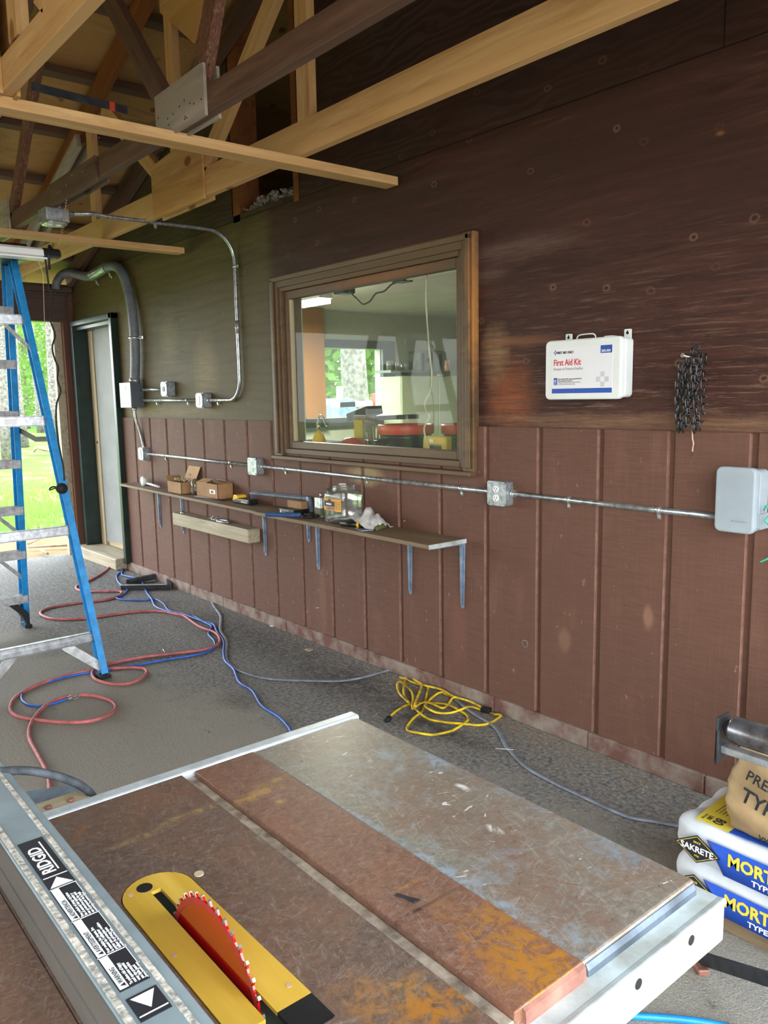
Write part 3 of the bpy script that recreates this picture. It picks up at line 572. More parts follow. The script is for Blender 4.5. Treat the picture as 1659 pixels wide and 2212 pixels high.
truss(-1.765, -1.725, 'new yellow-pine roof truss at the top left corner, nearest the viewer', 'new_wood', .10, .089, .12,
      [(-2.80, 2.55, -2.80, 3.9, .089, 'new_wood', 'web_member'), (-2.55, 2.55, -1.9, 3.4, .089, 'new_wood', 'web_member')],
      [([(-3.45, 2.43), (-2.94, 2.43), (-2.94, 2.95), (-3.45, 2.95)], 'ply_new', 0)], 'dark_wood')
r_ = thing('gable_rafter', (-3.4, -.04, 2.7), 'dark old rafter pair following the roof slope against the wall', 'rafter')
for x0, x1 in ((-7.5, -3.4), (-3.4, .45)): lumber('rafter', (x0, -.035, ZR(x0)-.12), (x1, -.035, ZR(x1)-.12), .14, .05, 'dark_wood', r_)
# grey boards nailed along the new truss' top chord
r_ = thing('grey_fascia_boards', (-6.2, -.56, 2.8), 'pale grey weathered boards fixed under the far end of a rafter', 'board')
for dy in (-.045, .045): lumber('board', (-5.45, -.565+dy, ZR(-5.45)-.25), (-7.2, -.565+dy, ZR(-7.2)-.25), .09, .03, 'grey_ply', r_)
# flat strapping boards under the trusses
o = lumber('strapping_board', (-3.03, -4.6, 2.4195), (-3.03, -.028, 2.4195), .038, .089, 'new_wood'); tag(o, 'long pale pine board across the truss bottoms, the nearer one', 'board')
o = lumber('strapping_board', (-5.22, -4.6, 2.4195), (-5.22, -.045, 2.4195), .038, .089, 'new_wood'); tag(o, 'long pale pine board across the truss bottoms, the farther one above the ladder', 'board')
r_ = thing('handsaw_blade_strip', (-3.2, -1.4, 2.56), 'flat dark metal strip with red tape stored across the trusses', 'metal strip')
P0, P1 = WX(68, 186, -3.21), WX(275, 238, -3.21)
b = MB(); b.obox(P0, P1, .030, .003, (0, 0, 1)); b.build('strip', 'steel_dark', r_)
b = MB(); a_, c_ = P0.lerp(P1, .80), P0.lerp(P1, .86); b.obox(a_, c_, .032, .005); lab(b.build('tape', 'red_plastic', r_), 'red tape band')
# ================================================================ ELECTRICAL
def strap(p, d, parent, r=.0115):
    """one-hole conduit strap: band round the pipe plus a screwed ear below"""
    p = Vector(p); d = Vector(d).normalized(); b = MB(); b.tube([p-d*.008, p+d*.008], r+.0025, 14)
    ear = Vector((0, 0, -1)) if abs(d.z) < .5 else Vector((1, 0, 0)); q = p+ear*(r+.012); q.y = min(p.y+.006, -.004) if abs(p.y) < .2 else p.y
    b.obox(p+ear*r*.6, q+ear*.01, .016, .004, d); b.cyl(q+Vector((0, -.006, 0)), q, .005, 8); b.build('strap', 'zinc', parent)
def conduit(pts, label, straps=(), r=.0112, group='galvanised conduit runs on the wall'):
    o = thing('conduit', pts[0], label, 'conduit', group); MB().tube(pts, r, 14).build('pipe', 'galv', o)
    for p, dd in straps: strap(p, dd, o, r)
    return o
YC = -.022
conduit([(-5.99, YC, 1.010), (-4.44, YC, 1.008)], 'shiny conduit along the siding between the two outlet boxes above the shelf', [((-5.72, YC, 1.01), (1, 0, 0)), ((-4.72, YC, 1.009), (1, 0, 0))])
conduit([(-4.30, YC, 1.008), (-2.40, YC, 1.006)], 'long grey conduit under the window, left of the duplex outlet', [((-4.06, YC, 1.008), (1, 0, 0)), ((-3.28, YC, 1.007), (1, 0, 0)), ((-2.585, YC, 1.006), (1, 0, 0))])
conduit([(-2.28, YC, 1.006), (-1.345, YC, 1.004)], 'conduit from the duplex outlet to the grey plastic box', [((-1.985, YC, 1.006), (1, 0, 0)), ((-1.585, YC, 1.005), (1, 0, 0))])
conduit([(-6.09, YC, 1.505), (-5.66, YC, 1.503)], 'short stub of conduit from dark grey box to upper small outlet box')
conduit([(-6.09, YC, 1.425), (-5.1, YC, 1.418)], 'lower conduit leaving the right side of the dark grey box', [((-5.82, YC, 1.422), (1, 0, 0)), ((-5.3, YC, 1.42), (1, 0, 0))])
pts = catmull([(-6.165, -.05, 1.37), (-6.16, -.05, 1.28), (-6.135, -.03, 1.18), (-6.10, -.025, 1.08), (-6.10, -.025, 1.05)], 6)
conduit(pts, 'bent drop of conduit below the dark grey box')
pts = [(-4.95, YC, 1.418), (-4.8, YC, 1.418)] + [(-4.68+.13*math.sin(R(a)), YC, 1.548-.13*math.cos(R(a))) for a in range(0, 91, 10)] + [(-4.55, YC, 1.7), (-4.55, YC, 2.27)]
pts += [(-4.555, YC-.0-.17*(1-math.cos(R(a))), 2.27+.17*math.sin(R(a))) for a in range(10, 91, 8)] + [(-4.56, -.35, 2.442), (-4.57, -.80, 2.442), (-4.57, -.88, 2.448), (-4.57, -1.02, 2.43)]
o = conduit(pts, 'long bent conduit looping up the plywood and out to the ceiling box', [((-4.86, YC, 1.418), (1, 0, 0)), ((-4.55, YC, 2.235), (0, 0, 1)), ((-4.57, -.52, 2.442), (0, 1, 0))])
b = MB(); b.tube([(-4.55, YC, 1.83), (-4.55, YC, 1.91)], .0145, 14); b.tube([(-4.55, YC, 1.862), (-4.55, YC, 1.872)], .018, 14); b.build('coupling', 'zinc', o)
def jbox(cx, cz, s, depth, label, cover, name='outlet_box', dx=0):
    o = thing(name, (cx, 0, cz-s/2), label, 'electrical box'); h = s/2; y1 = -.002 if name != 'ceiling_box' else 0
    b = MB(); b.rbox(cx-h, cx+h, -depth, y1, cz-h, cz+h, .008)
    for sgn in (1, -1):
        for dz in (-.25, .25):
            for dy in (.33, .68): b.cyl((cx+sgn*(h-.0005), -depth*dy, cz+s*dz), (cx+sgn*(h+.0012), -depth*dy, cz+s*dz), .0095, 12)
    for dx_ in (-.25, .25): b.cyl((cx+s*dx_, -depth*.5, cz+h-.0005), (cx+s*dx_, -depth*.5, cz+h+.0012), .0095, 12)
    b.build('box_body', 'galv_box', o)
    if cover == 'duplex':
        b = MB(); yf = -depth-.006; b.rbox(cx-h-.001, cx+h+.001, yf, -depth, cz-h-.001, cz+h+.001, .012)
        for a_, c_ in ((-1, -1), (1, 1), (1, -1), (-1, 1)): b.cyl((cx+a_*h*.82, yf-.004, cz+c_*h*.82), (cx+a_*h*.82, yf, cz+c_*h*.82), .004, 8)
        b.build('cover_plate', 'galv_box', o, bevel=.002)
        for sg in (1, -1):
            b = MB(); zc = cz+sg*.0195; b.rbox(cx-.016, cx+.016, yf-.004, yf, zc-.0145, zc+.0145, .013); r2 = b.build('receptacle', 'white', o)
            b = MB(); b.box(cx-.008, cx-.0055, yf-.0045, yf-.003, zc-.002, zc+.008); b.box(cx+.0055, cx+.008, yf-.0045, yf-.003, zc-.002, zc+.007); b.cyl((cx, yf-.0045, zc-.008), (cx, yf-.003, zc-.008), .0028, 8); b.build('slots', 'black', r2)
    elif cover == 'round':
        yf = -depth-.008; b = MB(); b.rbox(cx-h*.95, cx+h*.95, yf, -depth, cz-h*.95, cz+h*.95, h*.35); b.build('cover_plate', 'galv_box', o, bevel=.003)
        b = MB(); b.cyl((cx, yf-.003, cz), (cx, yf, cz), .019, 18); b.build('receptacle', 'black', o)
    else:
        yf = -depth-.010; b = MB(); b.rbox(cx-h*.95, cx+h*.95, yf, -depth, cz-h*.95, cz+h*.95, h*.35); b.build('cover_plate', 'galv_box', o, bevel=.003)
        b = MB(); b.rbox(cx-.014, cx+.014, yf-.003, yf, cz-.033, cz+.033, .008); b.build('receptacle', 'white', o)
    for sgn in ((1, -1) if dx == 0 else (dx,)): b = MB(); b.cyl((cx+sgn*(h-.002), YC, cz+.0), (cx+sgn*(h+.022), YC, cz+.0), .0155, 12); b.cyl((cx+sgn*(h+.004), YC, cz), (cx+sgn*(h+.010), YC, cz), .019, 6); b.build('connector', 'zinc', o)
    o['group'] = 'outlet boxes on the conduit runs'; return o
jbox(-2.336, 1.006, .105, .055, 'square steel box with two white duplex receptacles on the brown siding', 'duplex')
jbox(-4.37, 1.008, .105, .06, 'galvanised duplex outlet box at the left end of the window sill', 'duplex')
jbox(-6.06, 1.010, .10, .06, 'galvanised outlet box at the foot of the bent conduit by the door', 'switch')
jbox(-5.58, 1.503, .105, .06, 'small upper outlet box with round black socket on the plywood', 'round', dx=-1)
jbox(-5.03, 1.418, .10, .06, 'outlet box in the middle of the conduit run on the plywood', 'switch')
# ceiling outlet box (faces down)
o = thing('ceiling_outlet_box', (-4.57, -1.09, 2.38), 'galvanised outlet box hanging from the dark truss, facing down', 'electrical box')
b = MB(); b.rbox(-4.635, -4.505, -1.155, -1.03, 2.375, 2.44, .008, axis='z')
for x_ in (-4.6, -4.57, -4.535): b.cyl((x_, -1.157, 2.41), (x_, -1.154, 2.41), .011, 12)
for y_ in (-1.13, -1.10, -1.06): b.cyl((-4.506, y_, 2.415), (-4.503, y_, 2.415), .011, 12)
b.build('box_body', 'galv_box', o); b = MB(); b.rbox(-4.63, -4.51, -1.15, -1.035, 2.362, 2.375, .03, axis='z'); b.build('cover_plate', 'zinc', o, bevel=.003)
b = MB()
for y_ in (-1.115, -1.07): b.cyl((-4.57, y_, 2.358), (-4.57, y_, 2.363), .016, 14)
b.build('receptacle', 'white', o); b = MB(); b.cyl((-4.57, -1.035, 2.43), (-4.57, -.99, 2.43), .0155, 12); b.cyl((-4.57, -1.02, 2.43), (-4.57, -1.012, 2.43), .02, 6); b.build('connector', 'zinc', o)
# dark grey pull box with big flexible tube
o = thing('junction_cabinet', (-6.2, 0, 1.37), 'dark grey steel electrical cabinet fed by the thick grey tube', 'electrical box')
b = MB(); b.box(-6.30, -6.09, -.10, .0, 1.372, 1.560); b.build('cabinet_body', 'panel_grey', o, bevel=.003)
b = MB(); b.box(-6.303, -6.087, -.108, -.101, 1.369, 1.563); b.build('cabinet_cover', 'panel_side', o, bevel=.002)  # cover's paler greenish grey carries outdoor light in its colour
b = MB(); b.box(-6.22, -6.18, -.1095, -.108, 1.50, 1.545); b.build('label_plate', 'white', o)
b = MB(); b.cyl((-6.13, -.05, 1.56), (-6.13, -.05, 1.60), .04, 18); b.cyl((-6.13, -.05, 1.57), (-6.13, -.05, 1.585), .046, 8); b.build('connector', 'zinc', o); b = MB(); b.cyl((-6.165, -.05, 1.372), (-6.165, -.05, 1.345), .017, 10); b.build('connector', 'zinc', o)
ctrl = [(-6.13, -.05, 1.58), (-6.10, -.05, 1.72), (-6.085, -.05, 1.87), (-6.09, -.05, 2.02), (-6.11, -.05, 2.15), (-6.16, -.05, 2.28), (-6.23, -.05, 2.39), (-6.34, -.05, 2.46), (-6.48, -.05, 2.485), (-6.62, -.055, 2.475), (-6.80, -.06, 2.455), (-6.97, -.06, 2.465), (-7.15, -.07, 2.50), (-7.28, -.09, 2.53), (-7.37, -.13, 2.52), (-7.40, -.17, 2.46), (-7.405, -.18, 2.40)]
cp = catmull(ctrl, 14); rs = [.036+.0025*(1 if i % 2 else -1) for i in range(len(cp))]
o = thing('flexible_tube', (-6.13, -.05, 1.58), 'thick grey corrugated tube arching from the cabinet over the door', 'flexible conduit'); MB().tube(cp, rs, 16).build('corrugated_tube', 'flex', o)
b = MB(); b.tube(catmull([(-6.54, -.055, 2.487), (-6.7, -.06, 2.468), (-6.86, -.06, 2.458)], 5), .0405, 18); b.build('sleeve', 'galv', o)
for (x_, z_) in ((-6.085, 1.90), (-6.55, 2.483), (-6.85, 2.46)):
    b = MB(); d_ = (0, 0, 1) if z_ < 2 else (1, 0, 0); p = Vector((x_, -.052, z_)); b.tube([p-Vector(d_)*.01, p+Vector(d_)*.01], .0435, 18)
    q = p+(Vector((.06, .03, 0)) if z_ < 2 else Vector((0, .03, -.06))); b.obox(p+(q-p)*.5, q+(q-p)*.3, .02, .006, d_); b.cyl(q+Vector((0, -.012, 0)), q, .006, 8); b.build('strap', 'zinc', o)
# grey plastic enclosure on the right
o = thing('plastic_enclosure', (-1.28, -.05, .965), 'smooth grey plastic enclosure with rounded corners at the end of the conduit', 'electrical box')
b = MB(); b.rbox(-1.325, -1.20, -.07, .0-.013, .975, 1.175, .018); b.build('enclosure_body', 'grey_plastic', o, bevel=.003)
b = MB(); b.rbox(-1.337, -1.205, -.095, -.068, .968, 1.182, .02); b.build('lid', 'grey_plastic', o, bevel=.006)
b = MB(); b.rbox(-1.205, -1.192, -.075, -.02, .985, 1.035, .004, axis='x'); b.build('clasp', 'grey_plastic', o); b = MB(); b.rbox(-1.345, -1.335, -.06, -.04, 1.12, 1.14, .003); b.build('hinge', 'grey_plastic', o)
b = MB(); b.box(-1.285, -1.23, -.0965, -.094, .998, 1.001); b.box(-1.285, -1.23, -.0965, -.094, 1.016, 1.0175); b.build('embossed_plate', 'grey_plastic', o); text('INTERMATIC', .010, 'grey_plastic', o, (-1.279, -.0955, 1.004), extr=.0006)
pts = catmull([(-1.19, -.06, 1.045), (-1.175, -.075, 1.065), (-1.165, -.07, 1.04), (-1.18, -.07, 1.015), (-1.16, -.07, 1.0), (-1.13, -.07, .985), (-1.13, -.07, .94), (-1.16, -.07, .90), (-1.19, -.068, .88)], 7)
tag(center(MB().tube(pts, .0028, 8).build('wire_tie', 'cord_green')), 'thin green wire looped through the grey enclosure clasp', 'wire')
# ================================================================ FIRST AID KIT
o = thing('first_aid_kit', (-1.9, -.035, 1.40), 'white first aid kit case with red and blue label hung on the dark plywood', 'first aid kit')
X0, X1, Z0, Z1, YF = -2.066, -1.722, 1.402, 1.628, -.075
b = MB(); b.rbox(X0+.006, X1+.002, -.048, -.001, Z0+.006, Z1-.004, .016); b.build('case_back', 'kit_white', o, bevel=.004)
b = MB(); b.rbox(X0, X1, YF, -.045, Z0, Z1, .02, n=6); b.build('case_lid', 'kit_white', o, bevel=.006)
b = MB(); b.box(X0+.035, X1-.035, YF-.0008, YF, Z0+.022, Z1-.03); lb = b.build('label_sheet', 'kit_label', o)
yl = YF-.0012
text('First Aid Kit', .033, 'red_ink', lb, (X0+.042, yl, 1.532), bold=.0006, sx=.78)
text('Botiquin de Primeros Auxilios', .0145, 'grey_ink', lb, (X0+.042, yl, 1.514), sx=.78)
text('FIRST AID ONLY.', .0125, 'black_ink', lb, (X0+.057, yl, 1.576), bold=.0004, sx=.85)
b = MB()
for i, j in ((0, 1), (1, 0), (1, 2), (2, 1), (1, 1)):
    if (i, j) != (1, 1): b.box(X0+.043+i*.0045, X0+.043+(i+1)*.0045, yl-.0003, yl, 1.572+j*.006, 1.572+(j+1)*.006)
b.box(X0+.035, X1-.035, yl-.0003, yl, Z0+.024, Z0+.042); b.box(X0+.043, X0+.060, yl-.0003, yl, 1.458, 1.485)
b.build('blue_print', 'blue_ink', lb)
b = MB(); b.box(X1-.087, X1-.037, yl-.0003, yl, 1.570, 1.598); b.build('number_patch', 'blue_ink', lb)
text('243-AN', .0125, 'white_ink', lb, (X1-.083, yl-.0006, 1.574), bold=.0003, sx=.95); text('75', .015, 'white_ink', lb, (X0+.0445, yl-.0006, 1.467), bold=.0003, sx=.75); text('Person', .0045, 'white_ink', lb, (X0+.0445, yl-.0006, 1.461))
text('Meets federal OSHA requirement § 1910.151b.\nState requirements may vary.', .0068, 'black_ink', lb, (X0+.064, yl, 1.478), sx=.85); text('Cumple el requisito federal de OSHA 1910.151b.\nLos requisitos estatales pueden variar.', .0062, 'grey_ink', lb, (X0+.064, yl, 1.465), sx=.85)
b = MB()
for i, j in ((1, 0), (0, 1), (2, 1), (1, 2)): b.box(X1-.105+i*.0185, X1-.105+(i+1)*.0185, yl-.0002, yl, 1.448+j*.0185, 1.448+(j+1)*.0185)
b.build('grey_cross', 'lgrey_ink', lb)
for x_ in (X0+.062, X1-.018):
    b = MB(); b.rbox(x_-.014, x_+.014, -.012, -.006, Z1-.02, Z1+.026, .004); h_ = b.build('hanger_tab', 'kit_white', o)
    b = MB(); b.cyl((x_, -.0135, Z1+.012), (x_, -.011, Z1+.012), .0055, 10); b.box(x_-.002, x_+.002, -.0135, -.011, Z1+.010, Z1+.021); b.build('keyhole', 'black', h_)
b = MB(); b.tube(catmull([(X0+.13, -.05, Z1-.002), (X0+.137, -.052, Z1+.012), (X0+.16, -.055, Z1+.016), (X0+.2, -.055, Z1+.016), (X0+.212, -.052, Z1+.012), (X0+.217, -.05, Z1-.002)], 4), .0025, 8); b.build('handle', 'kit_white', o)
b = MB(); b.rbox(X1-.085, X1-.05, -.058, -.03, Z1-.004, Z1+.004, .003); b.box(X0+.14, X0+.155, YF-.001, YF, Z0+.004, Z0+.008); b.build('latch', 'kit_white', o)
# ================================================================ HANGING CHAIN
o = thing('hanging_chain', (-1.47, -.035, 1.29), 'black chain bundled on a nail beside the first aid kit', 'chain')
def link(b, c, L, wd, r, ang, tw):
    """one oblong link centred at c hanging along z, tilted by ang, turned by tw"""
    pts = []
    for i in range(13):
        a = 2*math.pi*i/12; x = math.cos(a)*wd/2; z = math.sin(a)*wd/2+(L/2-wd/2)*(1 if math.sin(a) >= 0 else -1); pts.append(Vector((x, 0, z)))
    m_ = Matrix.Rotation(ang, 3, 'Y') @ Matrix.Rotation(tw, 3, 'Z'); b.tube([Vector(c)+m_@p for p in pts], r, 6, cap=False)
b = MB(); rc = random.Random(12)
for s_ in range(11):
    x = -1.507+.0079*s_; yb_ = -.025-.013*((s_*2) % 5)*.8; n_ = 9 if s_ not in (5, 6, 7) else 8
    for i in range(n_):
        z = 1.532-i*.0275-(.009 if s_ % 2 else 0); xx = x+.006*math.sin(i*.8+s_)+(.006 if i < 2 and s_ > 8 else 0)-.012*(i/n_)*(1 if s_ < 6 else .6)
        if s_ < 3 and i < 1: continue
        link(b, (xx, yb_, z), .036, .0165, .0025, rc.uniform(-.12, .12), (0 if i % 2 else math.pi/2)+rc.uniform(-.4, .4)+.5)
for i, (xx, zz) in enumerate(((-1.46, 1.552), (-1.448, 1.562), (-1.436, 1.552), (-1.43, 1.535), (-1.468, 1.32), (-1.452, 1.305), (-1.505, 1.318))): link(b, (xx, -.05, zz), .034, .015, .0023, .5*math.sin(i*2), .4*i)
b.build('chain_links', 'chain_black', o)
b = MB(); b.cyl((-1.455, .0, 1.532), (-1.475, -.085, 1.545), .0032, 8); b.cyl((-1.475, -.085, 1.545), (-1.4755, -.088, 1.5455), .0075, 12); lab(b.build('nail', 'zinc', o), 'bright nail holding the chain')
b = MB(); b.tube(catmull([(-1.452, -.05, 1.298), (-1.45, -.05, 1.28), (-1.449, -.05, 1.265), (-1.445, -.05, 1.25), (-1.447, -.05, 1.235), (-1.447, -.05, 1.222)], 4), .0023, 6); b.build('wire', 'copper', o)
b = MB(); b.tube([(-1.447, -.05, 1.222), (-1.449, -.05, 1.214), (-1.451, -.05, 1.205)], .001, 6); b.build('wire_end', 'steel_dark', o)
# ================================================================ SHELF, BRACKETS, TIMBER LEDGE
ST = .775
o = thing('shelf_board', (-5.1, -.1, .757), 'dirty brown wall shelf under the window, left length carrying boxes', 'shelf')
b = MB(); b.prism([(-6.24, -.185), (-4.06, -.235), (-4.06, -.014), (-6.24, -.014)], ST-.018, ST, 'xy'); b.build('board', 'shelf_wood', o, bevel=.003)
o2 = thing('shelf_board', (-3.3, -.1, .757), 'brown wall shelf with pale cut end, right length carrying jars', 'shelf')
b = MB(); b.prism([(-4.058, -.245), (-2.565, -.245), (-2.565, -.014), (-4.058, -.014)], ST-.02, ST, 'xy'); b.build('board', 'shelf_wood', o2, bevel=.003)
b = MB(); b.box(-2.565, -2.561, -.245, -.014, ST-.02, ST); lab(b.build('cut_end', 'rail_paint', o2), 'pale grey-white end edge')
def bracket(x, parent, h=.31, dpt=.2):
    b = MB(); z1 = ST-.0205; wt, wb = .017, .009
    b.prism([(x-wt, z1), (x+wt, z1), (x+wb, z1-h+.006), (x+wb*.5, z1-h), (x-wb*.5, z1-h), (x-wb, z1-h+.006)], -.020, -.0125)
    b.prism([(x-.006, z1-.02), (x+.006, z1-.02), (x+.003, z1-h+.02), (x-.003, z1-h+.02)], -.030, -.020)
    b.prism([(x-wt, -.014), (x+wt, -.014), (x+wb, -dpt), (x-wb, -dpt)], z1-.006, z1, 'xy')
    b.cyl((x, -.0225, z1-h+.014), (x, -.0195, z1-h+.014), .004, 8); b.build('bracket', 'blue_steel', parent, bevel=.001)
for x_ in (-5.88, -5.48, -4.325): bracket(x_, o, .31, .17)
for x_ in (-3.835, -3.745, -2.95, -2.585): bracket(x_, o2, .31 if x_ != -3.835 else .16, .21)
o = lumber('timber_block', (-5.47, -.06, .568), (-4.385, -.06, .568), .09, .09, 'grey_wood', bevel=.006); tag(o, 'rough grey-brown timber block fixed below the left shelf', 'timber')
# metal shackles on the timber
def ringbend(name, pts, r, m, label, cat, group=None):
    o = MB().tube(catmull(pts, 5), r, 8).build(name, m); tag(center(o), label, cat, group); return o
ringbend('shackle', [(-4.86, -.09, .622), (-4.84, -.06, .622), (-4.78, -.045, .622), (-4.72, -.055, .622), (-4.70, -.075, .622), (-4.74, -.095, .622), (-4.80, -.098, .622)], .008, 'galv', 'open steel shackle lying on the timber block', 'shackle')
b = MB()
for i in range(7): a = i*1.1; b.cyl((-4.98+.018*i, -.07+.012*math.sin(a), .616), (-4.965+.018*i, -.05+.01*math.cos(a), .618+.012*(i % 3)), .003, 6)
tag(center(b.build('loose_screws', 'zinc')), 'handful of loose screws on the timber block', 'screws', kind='stuff')
b = MB(); b.lathe((-5.38, -.065, .613), [(0, 0), (.017, 0), (.017, .004), (.012, .012), (0, .014)], 14); tag(center(b.build('round_knob', 'zinc')), 'small round metal knob on the left of the timber block', 'knob')  # small round metal knob lying on the block
# ---- things on the shelf
o = thing('white_tube_lamp', (-5.95, -.08, ST), 'slim white tube fixture with round head at the left end of the shelf', 'lamp')
b = MB(); b.cyl((-6.08, -.05, ST+.034), (-5.98, -.08, ST+.028), .012, 12); b.cyl((-5.93, -.10, ST+.022), (-5.64, -.12, ST+.014), .009, 12); b.build('tube', 'white', o)
b = MB(); b.lathe((-5.93, -.115, ST+.036), [(0, -.012), (.034, -.01), (.036, 0), (.034, .016), (0, .018)], 20, axis='y'); b.build('round_head', 'white', o); b = MB(); b.rbox(-5.99, -5.95, -.11, -.05, ST, ST+.03, .008); b.build('clamp', 'alu_dull', o)
def carton(x0, x1, y0, y1, h, name, label, flaps, mouth=True, mat='cardboard'):
    o = thing(name, ((x0+x1)/2, (y0+y1)/2, ST), label, 'cardboard box'); t = .003; b = MB()
    b.box(x0, x1, y0, y0+t, ST, ST+h); b.box(x0, x1, y1-t, y1, ST, ST+h); b.box(x0, x0+t, y0, y1, ST, ST+h); b.box(x1-t, x1, y0, y1, ST, ST+h); b.box(x0, x1, y0, y1, ST, ST+t)
    b.build('carton', mat, o)
    for (p, q, r_, s_) in flaps: bb = MB(); v = [Vector(p), Vector(q), Vector(r_), Vector(s_)]; nn = (v[1]-v[0]).cross(v[2]-v[0]).normalized()*.0025; bb.add([*v, *[a+nn for a in v]], [(0, 1, 2, 3), (4, 7, 6, 5), (0, 4, 5, 1), (1, 5, 6, 2), (2, 6, 7, 3), (3, 7, 4, 0)]); bb.build('flap', 'cardboard_in', o)
    return o
h = .082
cb = carton(-5.38, -5.16, -.17, -.05, h, 'open_cardboard_box', 'small open cardboard box with its lid flap standing up', [((-5.36, -.05, ST+h), (-5.18, -.05, ST+h), (-5.15, -.02, ST+h+.10), (-5.33, -.02, ST+h+.10)), ((-5.38, -.17, ST+h), (-5.38, -.06, ST+h), (-5.43, -.05, ST+h+.03), (-5.43, -.16, ST+h+.03)),
     ((-5.16, -.17, ST+h), (-5.16, -.06, ST+h), (-5.11, -.05, ST+h-.005), (-5.11, -.15, ST+h-.005))])
b = MB(); rr = random.Random(2)
for i in range(9): a = rr.uniform(0, 6.28); c0 = Vector((-5.27+rr.uniform(-.06, .06), -.11+rr.uniform(-.03, .03), ST+h+.002)); b.tube([c0, c0+Vector((math.cos(a)*.03, math.sin(a)*.02, .02)), c0+Vector((math.cos(a)*.06, math.sin(a)*.03, .004))], .004, 5)
tag(center(b.build('packing_strips', 'cream_wood')), 'curled yellowish packing strips in the open box', 'packing', kind='stuff')
text('PRO', .022, 'steel_dark', cb, (-5.30, -.044, ST+h+.035), rx=(1, 0, .0), up=(0.2, .25, 1), name='printed_mark')
b = MB(); rr = random.Random(8); b.lathe((-5.085, -.10, ST), [(.0, 0), (.028, 0), (.036, .03), (.03, .06), (.034, .085), (.012, .11), (0, .112)], 9); o = b.build('plastic_bag', 'clear')
tag(center(o), 'crumpled clear plastic bag between the two cardboard boxes', 'plastic bag')
h = .10
cb = carton(-5.0, -4.70, -.135, -.02, h, 'cardboard_box', 'plain cardboard box with a white label, right of the open one', [((-4.99, -.135, ST+h), (-4.86, -.135, ST+h), (-4.86, -.08, ST+h+.02), (-4.99, -.08, ST+h+.018)), ((-4.84, -.02, ST+h), (-4.71, -.02, ST+h), (-4.72, -.07, ST+h+.022), (-4.83, -.07, ST+h+.022))])
b = MB(); b.box(-4.81, -4.735, -.1362, -.135, ST+.035, ST+.062); l_ = b.build('shipping_label', 'white_ink', cb); b = MB()
for i in range(7): b.box(-4.79+i*.005, -4.7875+i*.005, -.137, -.1362, ST+.04, ST+.055)
b.build('barcode', 'black_ink', l_)
tag(center(MB().cyl((-4.98, -.16, ST+.004), (-4.60, -.135, ST+.004), .004, 8).build('drill_bit', 'steel_dark')), 'long thin dark rod lying in front of the boxes', 'rod')
o = thing('battery_pack', (-4.42, -.1, ST), 'yellow and black tool battery pack on the shelf', 'battery')
b = MB(); b.rbox(-4.50, -4.31, -.135, -.065, ST, ST+.036, .01, axis='x'); b.build('pack', 'black', o, bevel=.004); b = MB(); b.prism([(-4.51, ST+.014), (-4.44, ST+.03), (-4.445, ST+.052), (-4.49, ST+.054)], -.137, -.07); b.build('yellow_latch', 'yellow_plastic', o, bevel=.004)
b = MB(); b.box(-4.40, -4.33, -.1365, -.134, ST+.010, ST+.022); b.build('rating_label', 'cream_wood', o)
o = thing('loose_bracket', (-4.1, -.04, ST), 'blue-grey steel bracket lying upside down against the wall on the shelf', 'bracket')
b = MB(); b.obox((-4.42, -.05, ST+.065), (-3.80, -.045, ST+.083), .012, .03, (0, -.4, 1)); b.obox((-3.79, -.045, ST+.090), (-3.765, -.045, ST), .03, .022, (1, 0, 0)); b.cyl((-4.42, -.05, ST), (-4.42, -.05, ST+.065), .005, 8); b.build('steel_arm', 'blue_steel', o, bevel=.003)
o = thing('small_parts_box', (-3.83, -.15, ST), 'small black printed box with tan cardboard lid beside blue-handled tool', 'box')
b = MB(); b.box(-3.90, -3.745, -.175, -.075, ST, ST+.030); b.build('carton', 'black', o, bevel=.002); b = MB(); b.box(-3.895, -3.75, -.12, -.075, ST+.030, ST+.072); b.build('inner_tray', 'cardboard', o, bevel=.002)
text('CONSTRUCTION', .0085, 'white_ink', o, (-3.865, -.1758, ST+.019)); text('STAPLES 1/2', .006, 'white_ink', o, (-3.865, -.1758, ST+.010)); b = MB(); b.box(-3.885, -3.872, -.1758, -.175, ST+.006, ST+.024); b.build('print_block', 'white_ink', o)
o = thing('blue_handled_tool', (-3.75, -.25, ST), 'tool with long blue handle and black ring sticking out over the shelf edge', 'hand tool')
b = MB(); b.cyl((-3.83, -.305, ST+.014), (-3.66, -.185, ST+.014), .013, 14); b.build('handle', 'blue_steel', o, bevel=.002); o.children[0].data.materials[0] = simple('navy_handle', '34507E', .5)
b = MB(); b.tube([Vector((-3.625+.04*math.cos(a*.35), -.15+.045*math.sin(a*.35), ST+.010)) for a in range(19)], .008, 8, flat=.8); b.rbox(-3.665, -3.60, -.165, -.135, ST, ST+.02, .005, axis='z'); b.build('head', 'black', o)
o = thing('tin_canister', (-3.60, -.07, ST), 'slim metal canister with spout behind the plastic jars', 'canister')
b = MB(); b.rbox(-3.655, -3.585, -.10, -.05, ST, ST+.105, .01, axis='z'); b.build('can', 'alu', o); b = MB(); b.cyl((-3.62, -.075, ST+.105), (-3.62, -.075, ST+.13), .008, 12); b.build('spout', 'zinc', o)
b = MB(); b.rbox(-3.656, -3.584, -.1012, -.049, ST+.005, ST+.05, .01, axis='z'); b.build('paper_band', 'olive_handle', o)
o = thing('plastic_jar', (-3.50, -.08, ST), 'smaller clear jar without lid behind the labelled jar', 'jar')
b = MB(); b.lathe((-3.50, -.075, ST), [(0, .002), (.05, 0), (.056, .01), (.058, .09), (.05, .125), (.036, .142), (.036, .165), (.039, .165), (.039, .141), (.052, .127), (.06, .09), (.058, .01), (.052, -.0)], 26); b.build('body', 'clear', o)
